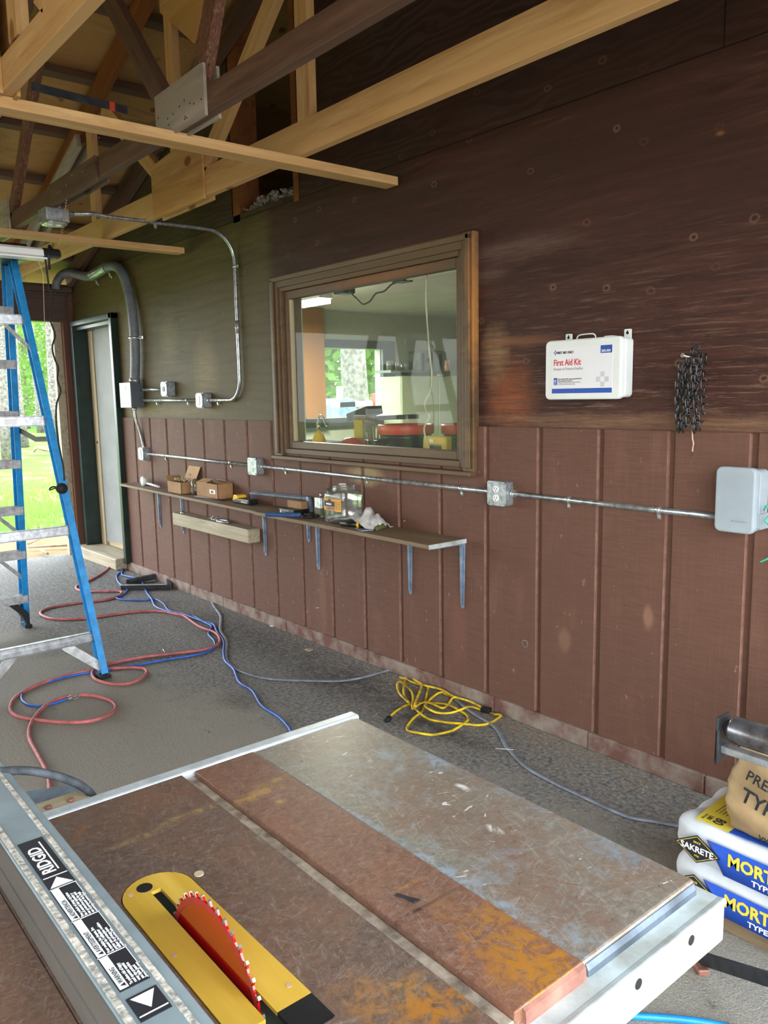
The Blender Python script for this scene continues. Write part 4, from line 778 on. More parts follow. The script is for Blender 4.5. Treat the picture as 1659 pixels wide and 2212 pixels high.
b = MB(); b.lathe((-3.50, -.075, ST), [(.0385, .150), (.0415, .150), (.0415, .156), (.0385, .156)], 26); b.build('neck_ring', 'clear', o)
o = thing('labelled_jar', (-3.36, -.12, ST), 'large clear square-sided jar with orange and black label', 'jar')
b = MB(); cx_, cy_ = -3.355, -.118
def rsq(h_, z, r_=.028, n=5):
    out = []
    for a_, c_, t_ in ((1, 1, 0), (-1, 1, 90), (-1, -1, 180), (1, -1, 270)):
        for i in range(n): t = R(t_+90*i/(n-1)); out.append((cx_+a_*(h_-r_)+r_*math.cos(t), cy_+c_*(h_*.85-r_)+r_*math.sin(t), ST+z))
    return out
rows = [rsq(.078, .0), rsq(.086, .01), rsq(.086, .05), rsq(.083, .075), rsq(.083, .12), rsq(.088, .14), rsq(.086, .155), rsq(.062, .17)]; n_ = len(rows[0]); vs = sum(rows, [])
b.add(vs, [(i*n_+j, i*n_+(j+1) % n_, (i+1)*n_+(j+1) % n_, (i+1)*n_+j) for i in range(len(rows)-1) for j in range(n_)]+[list(range(n_))[::-1]], 0, True)
b.lathe((cx_, cy_, ST), [(.062, .17), (.055, .172), (.055, .20), (.058, .20), (.058, .193), (.060, .193), (.060, .187), (.058, .187), (.058, .18), (.060, .18), (.060, .176), (.056, .174)], 26); b.build('body', 'clear', o)
yl = cy_-.0715; b = MB(); b.rbox(cx_-.074, cx_+.074, yl-.001, yl, ST+.068, ST+.135, .004); lb = b.build('label_sheet', 'yellow_plastic', o); lb.data.materials[0] = simple('amber_label', 'E0A028', .5, 0, .04, 8)
b = MB(); b.box(cx_-.072, cx_+.02, yl-.0014, yl-.001, ST+.09, ST+.118); b.build('dark_band', 'black_ink', lb); b = MB(); b.box(cx_-.06, cx_+.02, yl-.0014, yl-.001, ST+.070, ST+.088); b.build('brown_band', 'lip_rust', lb)
b = MB(); b.prism([(cx_-.045, ST+.118), (cx_-.025, ST+.13), (cx_-.005, ST+.118)], yl-.0016, yl-.001); b.build('peak_logo', 'black_ink', lb)
b = MB()
for i in range(5): b.box(cx_+.030, cx_+.036, yl-.0014, yl-.001, ST+.078+i*.009, ST+.083+i*.009); b.box(cx_+.042, cx_+.066, yl-.0014, yl-.001, ST+.079+i*.009, ST+.081+i*.009)
b.build('small_print', 'black_ink', lb)
b = MB(); b.box(cx_-.055, cx_-.01, yl-.0018, yl-.0014, ST+.098, ST+.106); b.build('white_print', 'white_ink', lb)
# rag
def rag():
    vs = []; fs = []; n = 26; rr = random.Random(4)
    for i in range(n+1):
        for j in range(n+1):
            u = i/n; v = j/n; x = -3.36+u*.34-.06*(1-v)*(1-u); y = -.170+v*.14+.03*math.sin(u*5)
            hump = .068*math.exp(-((u-.66)/.30)**2)*math.exp(-((v-.5)/.38)**2)+.02*math.exp(-((u-.3)/.3)**2)
            z = ST+.003+hump*(1+.25*math.sin(u*19+v*7))+.010*abs(math.sin(u*11+v*13))*(.3+u)*min(1, 6*v*(1-v)+.1)
            if hump < .01: z = ST+.004+.004*abs(math.sin(u*9+v*5))
            vs.append((x, y, z))
    for i in range(n):
        for j in range(n): a = i*(n+1)+j; fs.append((a, a+1, a+n+2, a+n+1))
    b = MB(); b.add(vs, fs, 0, True); o = b.build('cotton_rag', 'rag'); s_ = o.modifiers.new('solid', 'SOLIDIFY'); s_.thickness = .003; s_.offset = 1; o.modifiers.new('sub', 'SUBSURF').levels = 1; return o
tag(center(rag()), 'crumpled whitish cotton rag beside the jars', 'rag')
o = thing('utility_knife', (-3.2, -.19, ST), 'black and yellow utility knife in front of the rag', 'knife')
b = MB(); b.cyl((-3.262, -.205, ST+.015), (-3.16, -.175, ST+.015), .014, 12); b.build('grip', 'black', o); b = MB(); b.cyl((-3.163, -.176, ST+.015), (-3.15, -.172, ST+.015), .0165, 12); b.cyl((-3.09, -.152, ST+.016), (-3.05, -.14, ST+.016), .014, 12); b.build('yellow_trim', 'yellow_plastic', o)
b = MB(); b.cyl((-3.15, -.172, ST+.015), (-3.09, -.152, ST+.016), .0145, 12); b.build('body', 'black', o)
o = thing('putty_knife', (-3.08, -.19, ST), 'putty knife with steel blade lying on the shelf', 'putty knife')
b = MB(); b.prism([(-3.15, -.205), (-3.06, -.235), (-3.04, -.19), (-3.03, -.15)], ST+.002, ST+.005, 'xy'); b.build('blade', 'blue_steel', o)
o = thing('screwdriver', (-3.0, -.2, ST), 'olive-handled screwdriver nearest the right of the shelf tools', 'screwdriver')
b = MB(); b.cyl((-2.985, -.225, ST+.008), (-3.005, -.19, ST+.012), .003, 8); b.build('shaft', 'steel_dark', o); b = MB(); b.tube([(-3.005, -.19, ST+.012), (-3.01, -.18, ST+.014), (-3.04, -.11, ST+.016), (-3.045, -.10, ST+.016)], [.008, .013, .0135, .010], 12); b.build('handle', 'olive_handle', o)
b = MB(); b.tube([(-3.045, -.10, ST+.016), (-3.05, -.09, ST+.016)], [.0115, .008], 12); b.build('yellow_cap', 'yellow_plastic', o)
o = MB().cyl((-2.98, -.015, ST+.045), (-2.93, -.07, ST+.047), .002, 6).build('nail', 'copper'); tag(center(o), 'bare nail poking from the siding just above the right shelf', 'nail')
o = MB().cyl((-3.74, -.012, .22), (-3.76, -.05, .222), .002, 6).build('nail', 'zinc'); tag(center(o), 'bare nail poking from the siding low down near the floor', 'nail')
for x_, z_ in ((-5.05, .40), (-2.21, .36)):
    b = MB(); b.lathe((x_, -.013, z_), [(0, 0), (.013, 0), (.016, -.002), (.016, .002)], 12, axis='y'); b.cyl((x_, -.0135, z_), (x_, -.0115, z_), .012, 12); tag(center(b.build('knot_hole', 'void' if x_ < -4 else 'alu_dull')), 'dark oval hole in the siding below the timber block' if x_ < -4 else 'small pale round plug in the siding right of the shelf', 'hole plug')
# ================================================================ LADDER
LY = -1.47; o = thing('step_ladder', (-4.7, LY, 0), 'tall blue fibreglass step ladder standing on the asphalt', 'ladder')
TOPZ = 2.17
fB, fT = Vector((-5.36, .285, 0)), Vector((-4.80, .195, TOPZ)); rB, rT = Vector((-4.06, .305, 0)), Vector((-4.66, .19, TOPZ))
def rail(B, T, s, w, name='rail'):
    b = MB(); p0 = Vector((B.x, LY+s*B.y, .02)); p1 = Vector((T.x, LY+s*T.y, TOPZ)); d = (p1-p0).normalized(); u = Vector((1, 0, 0)); u = (u-d*u.dot(d)).normalized(); sd_ = Vector((0, 1, 0)); 
    b.obox(p0, p1, w, .004, u); 
    for k_ in (-1, 1): b.obox(p0+u*(k_*(w/2-.002))-sd_*(s*.016), p1+u*(k_*(w/2-.002))-sd_*(s*.016), .004, .034, u)
    return b.build(name, 'ladder_blue', o)
def at(B, T, s, z): t = z/TOPZ; p = B.lerp(T, t); return Vector((p.x, LY+s*p.y, z))
for s in (1, -1):
    r1 = rail(fB, fT, s, .078); r2 = rail(rB, rT, s, .055, 'rear_rail')
    p = at(fB, fT, s, .0); b = MB(); b.box(p.x-.05, p.x+.05, p.y-.03, p.y+.012, 0, .02); b.build('foot', 'black_rubber', r1)
    p = at(rB, rT, s, .0); b = MB(); b.box(p.x-.045, p.x+.035, p.y-.045, p.y+.012, 0, .02); b.build('foot', 'black_rubber', r2)
    b = MB()
    for z in (.22, .516, .80, 1.086, 1.373, 1.66, 1.947): q = at(fB, fT, s, z); b.cyl(q-Vector((0, .004, 0)), q+Vector((0, .004, 0)), .007, 8)
    for z in (.21, .76, 1.33, 1.86): 
        for dz in (-.012, .012): q = at(rB, rT, s, z+dz); b.cyl(q-Vector((0, .004, 0)), q+Vector((0, .004, 0)), .006, 8)
    b.build('rivets', 'zinc', o)
    for z in (.80, .516): a_ = at(fB, fT, s, z-.02); c_ = at(fB, fT, s, z-.19); b = MB(); b.obox(a_+Vector((.02, -s*.17, 0)), c_+Vector((.02, -s*.01, 0)), .004, .022, (1, 0, 0)); b.build('step_brace', 'alu_dull', o)
    a_ = at(fB, fT, s, .20); b = MB(); pl = [(-.20, .195), (-.14, .195), (-.05, .10), (-.012, .02), (-.002, .0), (-.002, .10), (-.06, .17), (-.12, .205)]
    b.prism([(a_.y+s*p_[0], p_[1]) for p_ in pl], a_.x-.045, a_.x+.035, 'yz'); lab(b.build('corner_brace', 'black', o), 'black plastic corner brace under the lowest step')
    a_ = at(rB, rT, s, .20); c_ = at(rB, rT, s, .05); b = MB(); b.obox(a_+Vector((-.01, -s*.17, -.01)), c_+Vector((-.01, -s*.012, 0)), .006, .045, (1, 0, 0)); b.build('rear_brace', 'alu_dull', o)
    a_ = at(rB, rT, s, 1.83); c_ = at(rB, rT, s, 1.70); b = MB(); b.obox(a_+Vector((-.01, -s*.12, 0)), c_+Vector((-.01, -s*.012, 0)), .005, .02, (1, 0, 0)); b.build('rear_brace', 'alu_dull', o)
for z in (.22, .516, .80, 1.086, 1.373, 1.66, 1.947):
    a_, c_ = at(fB, fT, 1, z), at(fB, fT, -1, z); b = MB(); b.box(a_.x-.04, a_.x+.04, c_.y+.004, a_.y-.004, z-.004, z+.004); b.box(a_.x+.036, a_.x+.041, c_.y+.004, a_.y-.004, z-.045, z+.004); b.box(a_.x-.041, a_.x-.036, c_.y+.004, a_.y-.004, z-.03, z+.004)
    for k_ in range(5): b.box(a_.x-.03+.013*k_, a_.x-.027+.013*k_, c_.y+.01, a_.y-.01, z+.004, z+.006)
    b.build('step', 'alu_dull', o)
for z in (.21, .76, 1.33, 1.86):
    a_, c_ = at(rB, rT, 1, z), at(rB, rT, -1, z); b = MB(); b.box(a_.x-.002, a_.x+.004, c_.y+.004, a_.y-.004, z-.024, z+.024); b.box(a_.x-.02, a_.x+.004, c_.y+.004, a_.y-.004, z-.026, z-.022); b.box(a_.x-.02, a_.x+.004, c_.y+.004, a_.y-.004, z+.022, z+.026)
    if z < .3: b.box(a_.x+.004, a_.x+.007, c_.y+.01, a_.y-.01, z-.006, z+.006)
    cb_ = b.build('rear_crossbar', 'alu', o)
    if abs(z-1.33) < .01: b = MB(); b.box(a_.x+.004, a_.x+.0055, a_.y-.23, a_.y-.17, z-.014, z+.014); b.build('sticker', 'white_ink', cb_)
b = MB(); b.rbox(-4.90, -4.58, LY-.24, LY+.235, TOPZ+.0, TOPZ+.085, .02, axis='y'); lab(b.build('top_cap', 'black', o, bevel=.008), 'black moulded top cap')
b = MB(); a_, c_ = at(fB, fT, 1, 1.27), at(rB, rT, 1, 1.235); md = (a_+c_)/2+Vector((0, 0, -.03)); b.obox(a_, md, .028, .006, (0, 0, 1)); b.obox(md, c_, .028, .006, (0, 0, 1)); lab(b.build('spreader', 'black_rubber', o), 'black spreader strut')
# ---- shop light hung on a chain
LX, LZ = -4.24, 2.135
o = thing('shop_light', (LX, -1.8, LZ), 'unlit white and black shop light hanging in front of the ladder top', 'hanging light')
yR = WX(126, 570, LX).y
b = MB(); prof = [(-.055, .0), (-.03, -.004), (.03, -.004), (.055, .0), (.05, .028), (.03, .04), (-.03, .04), (-.05, .028)]
b.prism([(LX+a_, LZ+c_) for a_, c_ in prof], yR-1.25, yR-.075, 'xz'); b.build('housing', 'white', o, bevel=.003)
b = MB(); b.prism([(LX+a_*1.02, LZ+c_*1.02) for a_, c_ in prof], yR-.085, yR, 'xz'); b.build('end_cap', 'black', o, bevel=.004)
b = MB(); b.box(LX-.04, LX+.04, yR-1.24, yR-.05, LZ-.014, LZ-.004); b.build('diffuser', 'white', o, bevel=.004)
b = MB(); b.tube(catmull([(LX+.03, yR-.055, LZ-.06), (LX+.05, yR-.06, LZ), (LX+.035, yR-.05, LZ+.05), (LX, yR-.03, LZ+.052), (LX-.03, yR-.012, LZ+.04), (LX-.05, yR-.005, LZ)], 6), .006, 8); b.build('strap_loop', 'black', o)
pp = [WX(x_, y_, LX) for x_, y_ in ((93, 592), (94, 630), (96, 690), (97, 702))]; b = MB(); b.tube([(LX, yR-.1, LZ)]+pp, .0012, 5); b.build('pull_string', 'cord_white', o)
pts = [WX(x_, y_, LX+.03) for x_, y_ in ((98, 560), (103, 600), (107, 625), (114, 645), (111, 668), (109, 690), (113, 705), (119, 725), (113, 750), (118, 775), (126, 795), (124, 820), (131, 845), (123, 870), (121, 900), (123, 930), (127, 960), (132, 985), (137, 1010), (139, 1038))]
b = MB(); b.tube(catmull(pts, 5), [.005]*1+[.0045]*(len(catmull(pts, 5))-1), 8); b.build('power_cord', 'black_rubber', o)
q = WX(133, 1055, LX+.03); b = MB(); b.lathe(q, [(0, -.02), (.02, -.02), (.028, -.008), (.028, .012), (.0, .02)], 14, axis='x'); b.tube([(q.x-.03+.03*math.cos(a*.5), q.y-.02+.03*math.sin(a*.5), q.z+.006*math.cos(a)) for a in range(22)], .004, 6); b.build('plug', 'black_rubber', o)
o = thing('light_chain', (LX, -1.12, 2.2), 'thin gold-coloured chain hanging the shop light from the dark truss', 'chain')
p0 = Vector((-4.22, -1.137, 2.445)); p1 = WX(117, 560, LX+.02); b = MB()
for i in range(24):
    c = p0.lerp(p1, (i+.5)/24)+Vector((0, .012*math.sin(math.pi*i/23), 0)); link(b, c, .017, .008, .0011, (p1.x-p0.x)*.3, (i % 2)*math.pi/2)
o2 = b.build('chain_links', 'zinc', o); o2.data.materials[0] = simple('brass_chain', 'C8A870', .4, .5)
# ================================================================ FLOOR: hoses, cords, debris
def floorpath(px, z=.008, n=5, lift=None):
    pts = [G(x, y, z) for x, y in px]
    if lift:
        for i, l_ in lift: pts[i].z += l_
    return catmull(pts, n)
RH = [(271, 1182), (257, 1192), (244, 1207), (233, 1228), (201, 1250), (174, 1261), (164, 1270), (179, 1277), (217, 1278), (252, 1277), (263, 1280), (252, 1289), (217, 1297), (163, 1303), (114, 1311), (90, 1320), (90, 1329), (117, 1337), (163, 1337), (217, 1331), (285, 1322), (339, 1320), (380, 1327), (398, 1331), (430, 1353), (465, 1367), (475, 1383), (465, 1395), (430, 1405), (358, 1413), (298, 1421), (239, 1433), (215, 1440), (201, 1450), (200, 1460), (211, 1470), (247, 1478), (286, 1474), (314, 1458), (314, 1446), (290, 1442), (239, 1444), (199, 1448), (139, 1460), (80, 1480), (36, 1504), (22, 1528), (32, 1544), (72, 1554), (139, 1560), (191, 1558), (235, 1544), (250, 1528), (239, 1514), (207, 1504), (171, 1501), (131, 1508), (99, 1524), (76, 1548), (64, 1572), (64, 1596), (80, 1627), (99, 1663), (107, 1695), (104, 1725)]
pth = floorpath(RH, .009); pth[0].z = .11; pth[1].z = .108; pth[2].z = .1; pth[3].z = .08
tag(MB().tube(pth, .0085, 8).build('air_hose', 'hose_red', origin=(pth[20].x, pth[20].y, 0)), 'dusty red air hose looping across the asphalt from the doorway', 'hose')
BA = [(271, 1189), (259, 1204), (263, 1223), (262, 1234), (252, 1244), (256, 1258), (266, 1266), (275, 1276), (262, 1287), (251, 1292), (271, 1296), (312, 1297), (334, 1294), (353, 1304), (364, 1318), (393, 1329), (418, 1331), (442, 1345), (457, 1353), (450, 1369), (463, 1385), (461, 1399), (430, 1413), (358, 1425), (298, 1436), (255, 1442), (223, 1450), (171, 1456), (99, 1474), (56, 1492), (46, 1508), (60, 1522), (91, 1525), (127, 1516), (147, 1510)]
o = thing('extension_cord', G(300, 1300), 'blue extension cord looping back beside the red hose to a clear connector', 'extension cord')
pth = floorpath(BA, .006); pth[0].z = .1; pth[1].z = .09; pth[2].z = .08; b = MB().tube(pth, .0062, 7); b.build('cord', 'cord_blue', o)
b = MB(); c0, c1 = G(146, 1510, .014), G(171, 1502, .014); b.tube([c0, c0.lerp(c1, .3), c0.lerp(c1, .7), c1], [.010, .016, .014, .009], 10); lab(b.build('connector', 'clear', o), 'smoky clear plastic connector')
BB = [(273, 1190), (267, 1204), (269, 1220), (263, 1239), (271, 1244), (298, 1250), (307, 1258), (317, 1280), (328, 1295), (336, 1310), (361, 1320), (393, 1326), (420, 1336), (440, 1343), (461, 1349), (469, 1365), (483, 1385), (483, 1409), (487, 1428), (505, 1446), (517, 1474), (545, 1492), (565, 1524), (601, 1548), (621, 1568), (629, 1582), (640, 1605)]
pth = floorpath(BB, .008); pth[0].z = .1; pth[1].z = .09; pth[2].z = .08
tag(MB().tube(pth, .0068, 8).build('extension_cord', 'cord_blue', origin=(pth[20].x, pth[20].y, 0)), 'blue cord running from the doorway and vanishing under the table saw', 'extension cord')
GC = [(429, 1267), (451, 1285), (463, 1310), (477, 1331), (476, 1361), (489, 1384), (489, 1422), (510, 1445), (556, 1462), (603, 1468), (662, 1470), (729, 1471), (780, 1464), (843, 1447), (873, 1447), (905, 1455), (930, 1468), (954, 1486), (975, 1500), (990, 1516), (1011, 1533), (1035, 1549), (1055, 1560), (1073, 1575), (1084, 1593), (1092, 1610), (1103, 1623), (1137, 1657), (1189, 1687), (1249, 1716), (1309, 1744), (1361, 1765), (1413, 1774), (1454, 1782), (1490, 1790)]
pth = floorpath(GC, .006)
tag(MB().tube(pth, .0095, 8, flat=.5).build('power_cord', 'cord_grey', origin=(pth[60].x, pth[60].y, 0)), 'flat grey cable running along the foot of the wall to the mortar bags', 'cable')
r8 = lambda x, y: (840+x/6.144, 1440+y/6.144)
Y1 = [(20, 665), (120, 590), (290, 490), (480, 478), (700, 500), (900, 570), (1020, 630), (1050, 700), (1000, 770), (880, 830), (700, 880), (500, 905), (330, 885), (240, 830), (260, 760), (340, 690), (420, 620), (460, 540), (490, 420), (530, 280), (560, 170), (530, 110), (460, 95), (360, 110), (240, 105), (215, 180), (195, 300), (200, 370), (260, 460), (330, 550), (420, 640), (560, 700), (720, 730), (900, 770), (1100, 775), (1280, 760), (1430, 700), (1550, 620), (1480, 600), (1380, 595)]
Y2 = [(1230, 545), (1080, 480), (920, 380), (800, 335), (700, 350), (600, 400), (520, 450), (480, 500), (500, 560), (620, 605), (800, 600), (960, 575), (1080, 545), (1220, 562)]
Y3 = [(930, 405), (850, 430), (780, 505), (700, 535), (560, 500), (440, 490), (340, 530), (310, 550), (320, 440), (300, 330), (220, 240), (150, 205), (112, 240), (120, 300), (170, 380), (250, 480)]
Y4 = [(340, 530), (370, 450), (410, 330), (440, 230), (490, 140), (545, 112), (600, 150), (650, 230), (700, 315), (800, 350), (930, 405)]
o = thing('extension_cord', G(960, 1530), 'tangled grubby yellow extension cord against the kerb', 'extension cord'); b = MB()
for P, z in ((Y1, .008), (Y2, .016), (Y3, .012), (Y4, .02)):
    pth = floorpath([r8(*q) for q in P], z)
    for i, p in enumerate(pth): p.z += .006*math.sin(i*.35); p.z = max(p.z, .006); p.y = min(p.y, -.05)
    b.tube(pth, .0056, 7)
b.build('cord', 'cord_yellow', o)
c0, c1 = G(*r8(1230, 560), .018), G(*r8(1350, 585), .018); b = MB(); b.obox(c0, c1, .022, .03); lab(b.build('connector', 'black', o, bevel=.004), 'dark grey plug joint'); b = MB(); c0, c1 = G(*r8(20, 670), .010), G(*r8(-30, 715), .014); b.tube([c0, c0.lerp(c1, .4), c1], [.008, .014, .012], 10); b.build('plug', 'black', o)
tag(center(MB().tube(floorpath([(1290, 2180), (1309, 2187), (1340, 2192), (1376, 2195), (1450, 2200), (1525, 2209), (1600, 2225)], .01), .008, 8).build('air_hose', 'cord_bright')), 'bright blue hose on the asphalt at the lower right', 'hose')
# slotted metal frame lying near the wall
o = thing('channel_frame', G(315, 1262), 'bent dark steel channel frame lying on the asphalt by the wall', 'metal frame')
q = [G(262, 1268, .02), G(366, 1268, .02), G(362, 1240, .04), G(272, 1258, .02)]; b = MB()
b.obox(q[0], q[1], .045, .03); b.obox(q[3], q[2], .045, .03); b.obox(q[1], q[2], .05, .035); b.build('channel', 'steel_dark', o, bevel=.004); b = MB(); b.obox(q[0]+Vector((.03, -.03, .024)), q[1]+Vector((0, -.02, .024)), .003, .02); lab(b.build('edge_flange', 'alu', o), 'bright worn upper edge')
b = MB(); c = G(590, 1351, .004); b.tube([c+Vector((.016*math.cos(a*.52), .02*math.sin(a*.52), 0)) for a in range(13)], .003, 6); tag(center(b.build('white_ring', 'white')), 'small white plastic ring on the asphalt', 'ring')
b = MB(); b.cyl(G(352, 1402, .02), G(358, 1412, .004), .0022, 6); tag(center(b.build('nail', 'zinc')), 'bent nail lying by the red hose', 'nail')
b = MB(); b.cyl(G(1070, 1617, .012), G(1110, 1619, .01), .0012, 5); tag(center(b.build('wire_scrap', 'white')), 'thin pale wire scrap beside the grey cable', 'wire')
o = lumber('wood_chip', G(662, 1402, .006), G(672, 1405, .006), .008, .03, 'grey_wood'); tag(o, 'grey wood chip on the dark asphalt strip by the wall', 'wood chip')
b = MB(); rr = random.Random(21)
for i in range(900):
    x = rr.uniform(-5.2, -1.2); y = -.06-abs(rr.gauss(0, .16)); s_ = rr.uniform(.003, .009); a = rr.uniform(0, 3.14)
    dx, dy = math.cos(a)*s_, math.sin(a)*s_; b.add([(x-dx, y-dy, .002), (x+dy*.3, y-dx*.3, .004), (x+dx, y+dy, .002), (x-dy*.3, y+dx*.3, .003)], [(0, 1, 2, 3)], rr.choice((0, 0, 1)))
tag(b.build('sawdust_litter', ['cream_wood', 'log']), 'scattered sawdust, leaf and chip litter along the foot of the wall', 'litter', kind='stuff')
# ================================================================ TABLE SAW
SZ = .85; o = thing('table_saw', (-.78, -2.2, 0), 'rusty table saw with yellow insert and red blade filling the foreground', 'table saw')
XF, XB = -.458, -1.122; YS = -1.976
# top left of slot, with a real miter slot
def slab(y0, y1, z0, z1, m, name, lbl=None, x0=XB, x1=XF):
    q_ = MB().box(x0, x1, y0, y1, z0, z1).build(name, m, o, bevel=.0015, origin=(0, 0, 0))
    if lbl: lab(q_, lbl)
    return q_
# insert opening polygon cut from the top: build the table round it
IX0, IX1, IY0, IY1 = -.902, -.565, -2.302, -2.215; rI = .0435
def around(y_lo, y_hi):
    """table strip y_lo..y_hi with the rounded insert opening"""
    b = MB(); cy_ = (IY0+IY1)/2; n = 12; arc = [(IX0+rI-rI*math.sin(math.pi*i/n), cy_+rI*math.cos(math.pi*i/n)) for i in range(n+1)]
    b.prism([(XB, y_hi), (XB, cy_)]+[arc[6]]+[arc[i] for i in range(5, -1, -1)]+[(IX1, IY1), (IX1, y_hi)], SZ-.03, SZ, 'xy')
    b.prism([(XB, cy_), (XB, y_lo), (IX1, y_lo), (IX1, IY0)]+[arc[i] for i in range(12, 5, -1)], SZ-.03, SZ, 'xy'); b.box(IX1, XF, y_lo, y_hi, SZ-.03, SZ)
    return b.build('tabletop', 'saw_top', o, origin=(0, 0, 0))
lab(around(-2.402, -2.1035), 'brown rusty cast iron top around the insert')
slab(-2.72, -2.4025, SZ-.03, SZ, 'saw_top', 'tabletop', 'rusty brown top left of the fence')
slab(YS, -2.0815, SZ-.03, SZ, 'saw_topR', 'tabletop', 'reddish cast iron top between slot and extension')
slab(-2.1035, -2.0815, SZ-.03, SZ-.009, 'slot', 'miter_slot', 'pale steel floor of the miter slot')
lab(MB().box(XB+.002, XF, -1.7585, YS-.0005, SZ-.022, SZ-.0005).build('extension_wing', 'saw_ext', o, bevel=.003, origin=(0, 0, 0)), 'grey scratched steel extension wing')
b = MB(); b.prism([(XF-.014, SZ-.0008), (XF-.006, SZ-.0012), (XF+.001, SZ-.005), (XF+.004, SZ-.011), (XF+.005, SZ-.022), (XF-.014, SZ-.022)], YS+.004, -1.7585); lab(b.build('wing_lip', 'lip_steel', o, bevel=.002), 'rolled blue-grey front lip')
b = MB(); b.prism([(XF-.002, SZ-.03), (XF+.006, SZ-.03), (XF+.004, SZ-.004), (XF-.002, SZ-.0005)], YS, -2.07); b.prism([(XF-.002, SZ-.03), (XF+.006, SZ-.03), (XF+.004, SZ-.004), (XF-.002, SZ-.0005)], -2.12, -2.7); lab(b.build('front_edge', 'lip_rust', o), 'rust red machined front edge')
b = MB(); b.cyl((-.862, -2.205+.0, SZ-.0005), (-.862, -2.205, SZ+.0012), .006, 14); lab(b.build('leveling_screw', 'cream_wood', o), 'pale dowel plug')
# insert
n = 14; cy_ = (IY0+IY1)/2; r2 = rI-.0015; arc = [(IX0+rI-r2*math.sin(math.pi*i/n), cy_+r2*math.cos(math.pi*i/n)) for i in range(n+1)]
BY = -2.260; s0, s1 = -.866, -.60
b = MB(); zi0, zi1 = SZ-.004, SZ+.0005
half = n//2; A = [q_ for q_ in arc[:half+1]]; Bq = [q_ for q_ in arc[half:]]
b.prism([(-.605, IY1+.0015), (arc[0][0], arc[0][1])]+arc[1:half+1]+[(s0, cy_), (s0, BY+.007), (-.605, BY+.007)], zi0, zi1, 'xy')
b.prism(arc[half:]+[(-.605, IY0+.0015), (-.605, BY-.006), (s0, BY-.006), (s0, cy_)], zi0, zi1, 'xy')
ins = b.build('throat_insert', 'insert', o)
b = MB()
for (x_, y_) in ((-.83, -2.228), (-.876, -2.287), (-.745, -2.293), (-.628, -2.225)): b.cyl((x_, y_, SZ+.0004), (x_, y_, SZ+.001), .0032, 10)
b.build('set_screw', 'copper', ins); b = MB(); b.cyl((-.879, -2.268, SZ+.0004), (-.879, -2.268, SZ+.0009), .0095, 20); b.build('finger_hole', 'black', ins)
b = MB(); b.box(-.605, IX1-.001, BY+.007, IY1+.0015, zi0, zi1); lab(b.build('insert_end', 'black', ins), 'black end block of the insert')
b = MB(); b.box(-.9, -.57, -2.30, -2.22, SZ-.10, SZ-.098); b.box(IX0, IX1, IY0-.003, IY0, SZ-.1, SZ-.03); b.box(IX0, IX1, IY1, IY1+.003, SZ-.1, SZ-.03); b.build('throat_well', 'void', o)
# blade
bc = Vector((-.718, BY, .804)); rb = .101; b = MB(); NT = 40; poly = []
for i in range(NT):
    a0 = 2*math.pi*i/NT
    for da, rr_ in ((0, rb), (.03, rb+.0045), (.06, rb+.004), (.075, rb-.003), (.12, rb-.001)): poly.append((bc.x+rr_*math.cos(a0+da), bc.z+rr_*math.sin(a0+da)))
b.prism(poly, BY-.0012, BY+.0012); bl = b.build('blade', 'blade', o)
b = MB(); n = 80; vs = []
for i in range(n):
    a0 = 2*math.pi*i/n
    for rr_ in (rb-.007, rb): vs.append((bc.x+rr_*math.cos(a0), BY-.0016, bc.z+rr_*math.sin(a0)))
b.add(vs, [(2*i, 2*i+1, (2*i+3) % (2*n), (2*i+2) % (2*n)) for i in range(n)]); b.build('painted_rim', 'blade_rim', bl)
b = MB()
for i in range(NT):
    a0 = 2*math.pi*i/NT+.045; c = Vector((bc.x+(rb+.002)*math.cos(a0), BY, bc.z+(rb+.002)*math.sin(a0)))
    if c.z > SZ-.02: b.obox(c-Vector((math.cos(a0), 0, math.sin(a0)))*.0045, c+Vector((math.cos(a0), 0, math.sin(a0)))*.003, .0035, .003, (math.sin(a0), 0, -math.cos(a0)))
b.build('carbide_teeth', 'zinc', bl)
# rails
b = MB(); b.rbox(-1.152, -1.126, -2.31, -1.748, SZ-.024, SZ+.0, .005, axis='y'); b.box(-1.156, -1.15, -2.31, -1.748, SZ-.05, SZ-.004); lab(b.build('rear_rail', 'rail_bright', o, bevel=.003), 'bright aluminium rear rail')
b = MB(); yR_ = -1.742; ztop = SZ-.018
b.prism([(-.470, ztop), (-.427, ztop), (-.427, ztop-.052), (-.432, ztop-.058), (-.432, ztop-.005), (-.470, ztop-.005)], -2.8, yR_); b.prism([(-.436, ztop), (-.427, ztop+.002), (-.423, ztop-.003), (-.431, ztop-.006)], -2.8, yR_)
fr = b.build('front_rail', 'rail_paint', o, bevel=.002)
for px, py in ((1491, 2004), (1376, 2097), (1247, 2198)):
    q = WX(px, py, -.4265); b = MB(); b.cyl((-.4275, q.y+.004, ztop-.017), (-.4262, q.y+.004, ztop-.017), .0060, 14); b.build('bolt_hole', 'black', fr)
# cabinet, legs
b = MB(); b.prism([(-1.08, -2.0), (-.50, -2.0), (-.50, -2.5), (-1.08, -2.5)], .45, SZ-.031, 'xy'); b.build('cabinet', 'panel_side', o, bevel=.01)
for x_ in (-1.05, -.53):
    for y_ in (-2.03, -2.47): b = MB(); b.obox((x_, y_, .5), (x_+(.06 if x_ > -.8 else -.06), y_+(.1 if y_ > -2.2 else -.1), 0), .05, .05, (1, 0, 0)); b.build('leg', 'panel_grey', o)
